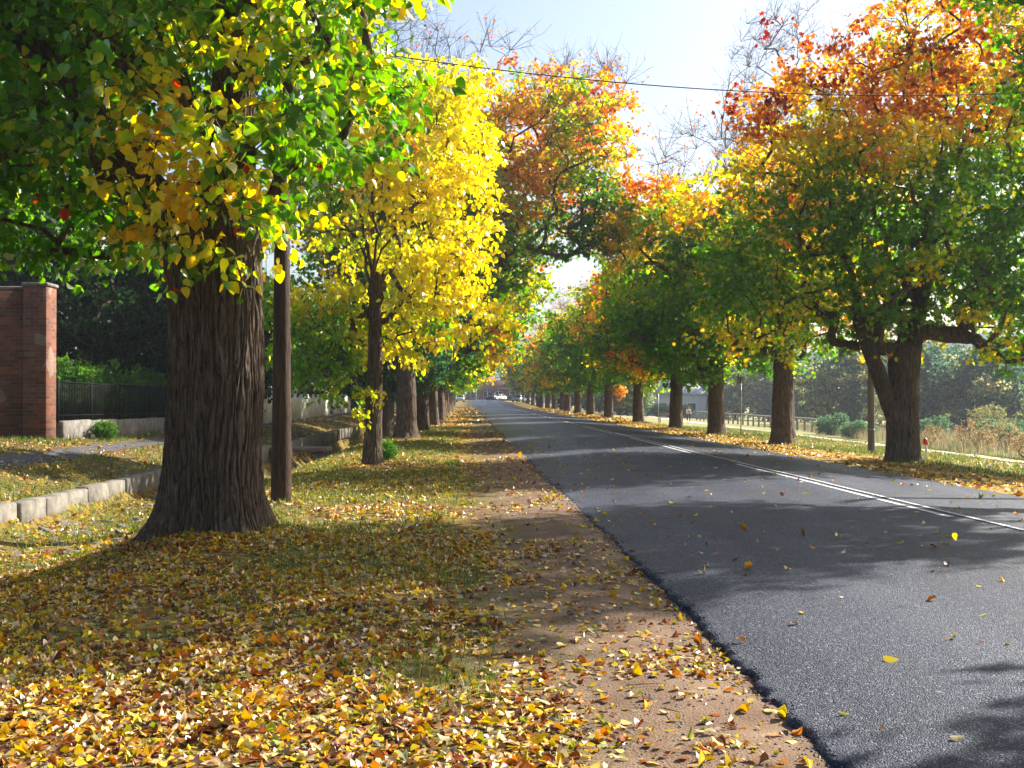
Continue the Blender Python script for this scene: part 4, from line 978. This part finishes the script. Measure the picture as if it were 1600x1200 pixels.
# ------------------------------------------------------------------ buildings
def house(name, label, x, y, rz, w, d, h, wall, roof, cat='house', wins=3, group=None, roofh=1.8):
    e = empty(name, (x, y, float(gz(x+SL*y, y))), rz); tag(e, label, cat, group)
    MB().box(0, 0, h/2-.3, w, d, h+.6, bev=.02).build('wall', wall, e)
    ov = .45; V = [(-w/2-ov, -d/2-ov, h), (w/2+ov, -d/2-ov, h), (w/2+ov, d/2+ov, h), (-w/2-ov, d/2+ov, h), (-w/2+d*.3, 0, h+roofh), (w/2-d*.3, 0, h+roofh)]
    V += [(a, b, c-.14) for a, b, c in V[:4]]
    mb = MB(); mb.add(V, [(0, 1, 5, 4), (2, 3, 4, 5), (6, 7, 1, 0), (7, 8, 2, 1), (8, 9, 3, 2), (9, 6, 0, 3), (9, 8, 7, 6)]); mb.add(V, [(1, 2, 5), (3, 0, 4)]); r = mb.build('roof', roof, e)
    MB().box(w*.2, 0, h+roofh*.8, .6, .5, 1.6, bev=.02).build('chimney', M['shop_wall'], r)
    for side in (-1, 1):
        for q in range(wins):
            xx = -w/2+w*(q+.5)/wins
            f = MB().box(xx, side*(d/2+.02), 1.5, 1.3, .08, 1.3, bev=.01).build('window', M['white_paint'], e)
            MB().box(xx, side*(d/2+.065), 1.5, 1.1, .02, 1.1).build('pane', M['glass'], f)
    for s in (-1, 1):
        f = MB().box(s*(w/2+.02), 0, 1.5, .08, 1.3, 1.3, bev=.01).build('window', M['white_paint'], e)
        MB().box(s*(w/2+.065), 0, 1.5, .02, 1.1, 1.1).build('pane', M['glass'], f)
    return e
house('house', 'pale grey house with metal roof beyond the picket fence', -21.0, 88, R(0), 12, 9, 3.2, M['wall_grey'], M['roof_iron'])
house('shed', 'grey metal shed beyond the picket fence gate', -15.4, 82, R(5), 4.5, 5, 2.6, M['wall_grey'], M['roof_iron'], 'shed', 1, None, .8)
house('house', 'low white house behind the right-row trunks above a dark hedge', FX(1040, 175), 178, R(-8), 13, 8, 3.4, M['wall_white'], M['roof_iron'], roofh=2.4)
house('house', 'grey walled house glimpsed left of the orange sapling', FX(1000, 200)-2, 205, R(4), 12, 8, 3.0, M['wall_grey'], M['roof_iron'])
# shops across the end of the road
sh = empty('shop_building', (-6.5, 305, .75)); tag(sh, 'red brick shop with verandah and gable closing the end of the road', 'shop')
MB().box(0, 4, 2.6, 24, 8, 5.6).build('wall', M['shop_wall'], sh)
MB().add([(-12.4, -.4, 5.3), (12.4, -.4, 5.3), (12.4, 8.4, 5.3), (-12.4, 8.4, 5.3), (-10, 4, 8), (10, 4, 8)], [(0, 1, 5, 4), (2, 3, 4, 5)]).add([(12.4, -.4, 5.3), (12.4, 8.4, 5.3), (10, 4, 8), (-12.4, 8.4, 5.3), (-12.4, -.4, 5.3), (-10, 4, 8)], [(0, 1, 2), (3, 4, 5)]).build('roof', M['roof_iron'], sh)
MB().add([(-12, -3.2, 2.9), (12, -3.2, 2.9), (12, 0, 3.7), (-12, 0, 3.7), (-12, -3.2, 2.75), (12, -3.2, 2.75), (12, 0, 3.55), (-12, 0, 3.55)], [(0, 1, 2, 3), (7, 6, 5, 4), (0, 4, 5, 1)]).build('verandah', M['awning'], sh)
MB().add([(-3, -3.4, 2.9), (3.4, -3.4, 2.9), (.2, -3.4, 4.6), (-3, -.2, 2.9), (3.4, -.2, 2.9), (.2, -.2, 4.6)], [(0, 1, 2), (5, 4, 3)]).add([(-3, -3.4, 2.9), (3.4, -3.4, 2.9), (.2, -3.4, 4.6), (-3, -.2, 2.9), (3.4, -.2, 2.9), (.2, -.2, 4.6)], [(1, 4, 5, 2), (2, 5, 3, 0)]).build('gable', M['awning'], sh)
for q in range(9): MB().tube([(-11.6+q*2.9, -3.1, -.2), (-11.6+q*2.9, -3.1, 2.8)], .07, 6).build('verandah_post', M['white_paint'], sh)
for q in range(7):
    f = MB().box(-10+q*3.3, -.03, 1.4, 2.0, .08, 1.8, bev=.01).build('shop_window', M['white_paint'], sh); MB().box(-10+q*3.3, -.08, 1.4, 1.8, .03, 1.6).build('pane', M['glass'], f)
MB().box(-9.5, -3.5, 3.5, 6, .1, .7, bev=.01).build('sign_board', M['wall_white'], sh)
house('house', 'white building right of the shops, behind the crossing truck', 9.5, 300, R(0), 9, 7, 4.5, M['wall_white'], M['roof_red'])
house('house', 'brick building left of the shops at the end of the road', -30, 300, R(0), 14, 8, 4.5, M['shop_wall'], M['roof_iron'])
for (x, y, lab) in [(FX(744, 285), 285, 'white pole with crossarm in front of the far shops')]:
    e = empty('street_pole', (x, y, .7)); tag(e, lab, 'pole')
    MB().tube([(0, 0, -.3), (0, 0, 7.5)], [.16, .11], 10).build('pole_shaft', M['wall_white'], e); MB().box(0, 0, 5.2, 4.4, .1, .6, bev=.02).build('sign_board', M['wall_white'], e)

# ------------------------------------------------------------------ leaf litter, grass, weeds
rng = np.random.default_rng(99)
def litter(n, v0, v1, u0, u1, dens, pw, size, name, label, tm=HEART, zf=gz, lift=.012, pale=.15, yel=.36):
    v = v0+(v1-v0)*rng.random(n)**pw; u = rng.uniform(u0, u1, n); x = u-SL*v
    k = (np.abs(x) < .56*v+1.5) & (rng.random(n) < dens(u, v)); u = u[k]; v = v[k]; x = x[k]; n = len(u)
    z = zf(u, v)+lift*rng.uniform(.2, 1.6, n)
    a = rng.uniform(0, 2*math.pi, n); axz = rng.normal(size=n)*.20; ax = np.stack([np.cos(a), np.sin(a), axz], 1)
    tilt = np.stack([rng.normal(size=n)*.30, rng.normal(size=n)*.30, np.ones(n)*np.where(rng.random(n) < .5, 1, -1)], 1)
    cc = rng.random(n); cols = np.array([(.68, .46, .02), (.60, .36, .02), (.52, .20, .02), (.30, .09, .025), (.60, .47, .27), (.17, .085, .04), (.42, .40, .05)])
    e = np.cumsum([yel*.6, yel*.4, .14, .16, pale, .16, .08]); e = e/e[-1]
    ci = np.searchsorted(e, cc); ci = np.clip(ci, 0, 6); col = jitter(cols[ci], rng, .22)
    sz = size*rng.uniform(.4, 1.4, n)
    curl = rng.normal(size=n)*2.8
    P = np.stack([x, v, z], 1)-unit(ax)*sz[:, None]*.5
    P[:, 2] = np.maximum(P[:, 2], z-.006)
    o = link(name, leaves_mesh(name, P, ax, sz, col, tm, rng, M['litter'], tilt=tilt, curl=curl)); tag(o, label, 'leaves', None, 'stuff'); return o
def d_left(u, v):
    edge = .45+.9*(fbm(v*.55, u*.3, 0*v, 61, 3)-.44)-.25*sstep(5, 9, v)
    d = 1-sstep(edge-.35, edge+.35, u)
    cl = fbm(u*.9, v*.9, 0*u, 65, 3)
    d = np.maximum(d*np.clip(.10+2.6*(cl-.25), .05, 1)*(1-.25*sstep(11, 17, v)), .05*(u < 1.7)+.20*(noise(u*2.5, v*1.8, 0, 66) > .72)*(u < 1.7))
    d = np.where(u < KU(v)+.3, .30*d, d)
    return d
litter(220000, 3.2, 13, -9, 1.62, d_left, .9, .046, 'fallen_leaves', 'yellow and tan fallen leaves thick on the near left verge')
litter(90000, 13, 30, -12, 1.62, d_left, .8, .062, 'fallen_leaves', 'fallen leaves on the verge between the big trunk and the yellow tree')
litter(60000, 30, 75, -14, 1.62, d_left, .75, .12, 'fallen_leaves', 'fallen leaves under the further trees of the left row', RHOMB)
d_right = lambda u, v: (1-sstep(11.0, 13.4, u))*sstep(8.6, 9.5, u)*np.clip(.3+2.4*(fbm(u*.5, v*.3, 0*u, 68, 3)-.3), .2, .9)+.14*(u > 13)
litter(40000, 75, 170, -6, 1.6, d_left, .8, .22, 'fallen_leaves', 'thin far litter along the distant left verge', RHOMB)
litter(30000, 75, 170, 9.0, 14, lambda u, v: .8+0*u, .8, .22, 'fallen_leaves', 'thin far litter along the distant right verge', RHOMB)
litter(70000, 14, 75, 8.4, 21, d_right, .8, .12, 'fallen_leaves', 'golden fallen leaves along the right edge of the road', RHOMB, pale=.2, yel=.6)
litter(1500, 3.5, 40, 1.7, 9.2, lambda u, v: .35+.4*(u < 2.6), .9, .065, 'fallen_leaves', 'loose leaves scattered on the dark asphalt', HEART, zf=lambda u, v: roadz(u, v)+.004, lift=.008)
n = 420; v = 3.4+22*rng.random(n)**1.2; u = rng.uniform(-8, 1.2, n); a = rng.uniform(0, 6.28, n); ln = rng.uniform(.05, .32, n)
B = np.stack([u-SL*v, v, gz(u, v)+.015], 1); E = B+np.stack([np.cos(a)*ln, np.sin(a)*ln, rng.uniform(-.01, .03, n)], 1); V, Fq = twigs(B, E, .004)
o = link('fallen_twigs', np_mesh('fallen_twigs', V, Fq, M['bark'])); tag(o, 'thin dead twigs lying in the leaf litter', 'twigs', None, 'stuff')
# one leaf falling through the air
k1 = leaves_mesh('falling_leaf', np.array([[3.30, 8.6, .585]]), np.array([[.15, 0, -1.]]), np.array([.055]), np.array([(.70, .45, .02)]), HEART, rng, M['leaf'], tilt=np.array([[.2, 1., .1]]))
o = link('falling_leaf', k1); tag(o, 'single yellow leaf caught in mid-air above the asphalt', 'leaf')
# pebbles on the sandy shoulder
n = 5000; v = 3.5+14*rng.random(n)**1.2; u = rng.uniform(.0, 1.6, n); s = rng.uniform(.003, .011, n); z = gz(u, v)
T = np.array([(1,0,0),(-1,0,0),(0,1,0),(0,-1,0),(0,0,.8),(0,0,-.8)]); Fp = np.array([(0,2,4),(2,1,4),(1,3,4),(3,0,4),(2,0,5),(1,2,5),(3,1,5),(0,3,5)])
V = (np.stack([u-SL*v, v, z], 1)[:, None, :]+T[None]*s[:, None, None]*rng.uniform(.6, 1.3, (n, 1, 3))).reshape(-1, 3)
o = link('pebbles', np_mesh('pebbles', V, (Fp[None]+np.arange(n)[:, None, None]*6).reshape(-1, 3), M['stone'])); tag(o, 'small dark pebbles on the sandy shoulder', 'pebbles', None, 'stuff')

n = 2500; v = 3.5+26*rng.random(n)**1.3; u = edge_l(v)+rng.normal(size=n)*.05-.02; s = rng.uniform(.003, .009, n)*(1+v*.03); z = np.maximum(gz(u, v), np.where(u > edge_l(v), roadz(u, v), -1))
V = (np.stack([u-SL*v, v, z], 1)[:, None, :]+T[None]*s[:, None, None]*rng.uniform(.6, 1.3, (n, 1, 3))).reshape(-1, 3)
o = link('asphalt_crumbs', np_mesh('asphalt_crumbs', V, (Fp[None]+np.arange(n)[:, None, None]*6).reshape(-1, 3), M['asphalt'])); tag(o, 'broken asphalt crumbs along the ragged road edge', 'gravel', None, 'stuff')

def blades(n, v0, v1, u0, u1, dens, h, w, colset, name, label, pw=1.0, lean=.35, cat='grass'):
    v = v0+(v1-v0)*rng.random(n)**pw; u = rng.uniform(u0, u1, n); x = u-SL*v
    k = (np.abs(x) < .56*v+1.5) & (rng.random(n) < dens(u, v)); u = u[k]; v = v[k]; x = x[k]; n = len(u)
    z = gz(u, v)-.01; a = rng.uniform(0, 2*math.pi, n); H = h*rng.uniform(.4, 1.3, n)
    s = np.stack([np.cos(a), np.sin(a), 0*a], 1)*(w*rng.uniform(.6, 1.3, n))[:, None]
    ld = rng.normal(size=(n, 3))*lean*[1, 1, 0]; B = np.stack([x, v, z], 1)
    mid = B+np.stack([ld[:, 0]*H*.3, ld[:, 1]*H*.3, H*.55], 1); tip = B+np.stack([ld[:, 0]*H, ld[:, 1]*H, H], 1)
    V = np.stack([B-s, B+s, mid-s*.7, mid+s*.7, tip], 1).reshape(-1, 3)
    b5 = (np.arange(n)*5)[:, None]; F1 = b5+np.array([[0, 1, 3, 2]]); F2 = b5+np.array([[2, 3, 4]])
    cols = np.array(colset)[rng.integers(0, len(colset), n)]; cols = jitter(cols, rng, .25)
    me = np_mesh(name, V, [F1, F2], M['grass'], col=np.repeat(cols, 5, 0)); o = link(name, me); tag(o, label, cat, None, 'stuff'); return o
GC = [(.05, .12, .015), (.09, .17, .02), (.13, .20, .03), (.25, .24, .08)]
def dg(u, v): return np.clip((fbm(u*.8, v*.8, 0*u, 71, 3)-.40)*5, 0, 1)*(u < .2)+.0
blades(130000, 3.4, 24, -9, .2, dg, .085, .0035, GC, 'grass', 'short green grass tufts poking through the near leaf litter', .9)
blades(90000, 13, 60, -6, -.1, lambda u, v: np.clip((fbm(u*.6, v*.6, 0*u, 73, 3)-.30)*4, .08, 1), .09, .007, GC+[(.20, .28, .03), (.34, .34, .05)], 'grass', 'grass on the bank around the yellow tree', .8)
blades(60000, 14, 44, -16, -6.5, lambda u, v: np.clip((fbm(u*.6, v*.6, 0*u, 75, 3)-.33)*4, .1, 1)*((u < -9.15) | (u > -8.05)), .12, .008, GC, 'grass', 'grass between the kerb and the iron fence', .8)
blades(90000, 22, 80, 11.5, 24, lambda u, v: np.where(np.abs(u-np.interp(v, pv, pu)) < 1.2, 0, np.clip((fbm(u*.5, v*.5, 0*u, 77, 3)-.30)*4, .1, 1)), .13, .012, GC+[(.3, .27, .12)], 'grass', 'grass between the right row and the gravel path', .8)
blades(120000, 36, 120, 22.4, 75, lambda u, v: np.clip((fbm(u*.25, v*.25, 0*u, 79, 3)-.30)*4, .15, 1)*(u > 22.4+.14*(v-50)), .75, .014, [(.30, .27, .14), (.22, .22, .10), (.36, .30, .20), (.14, .18, .08), (.34, .26, .2)], 'weeds', 'tall dry weeds filling the field right of the path', .9, .25, 'weeds')

# ------------------------------------------------------------------ haze
m, nt, out = mat_new('haze'); n_ = N(nt)
pvn = n_('VolumePrincipled', {'Color': rgb(.80, .87, 1.0), 'Density': .00042, 'Anisotropy': .35}); nt.links.new(pvn.outputs[0], out.inputs['Volume'])
hz = MB().box(0, 180, 10.5, 360, 440, 31).build('haze', m); tag(hz, 'thin pale haze in the air along the road', 'haze', None, 'stuff')
print('objects', len(bpy.data.objects))
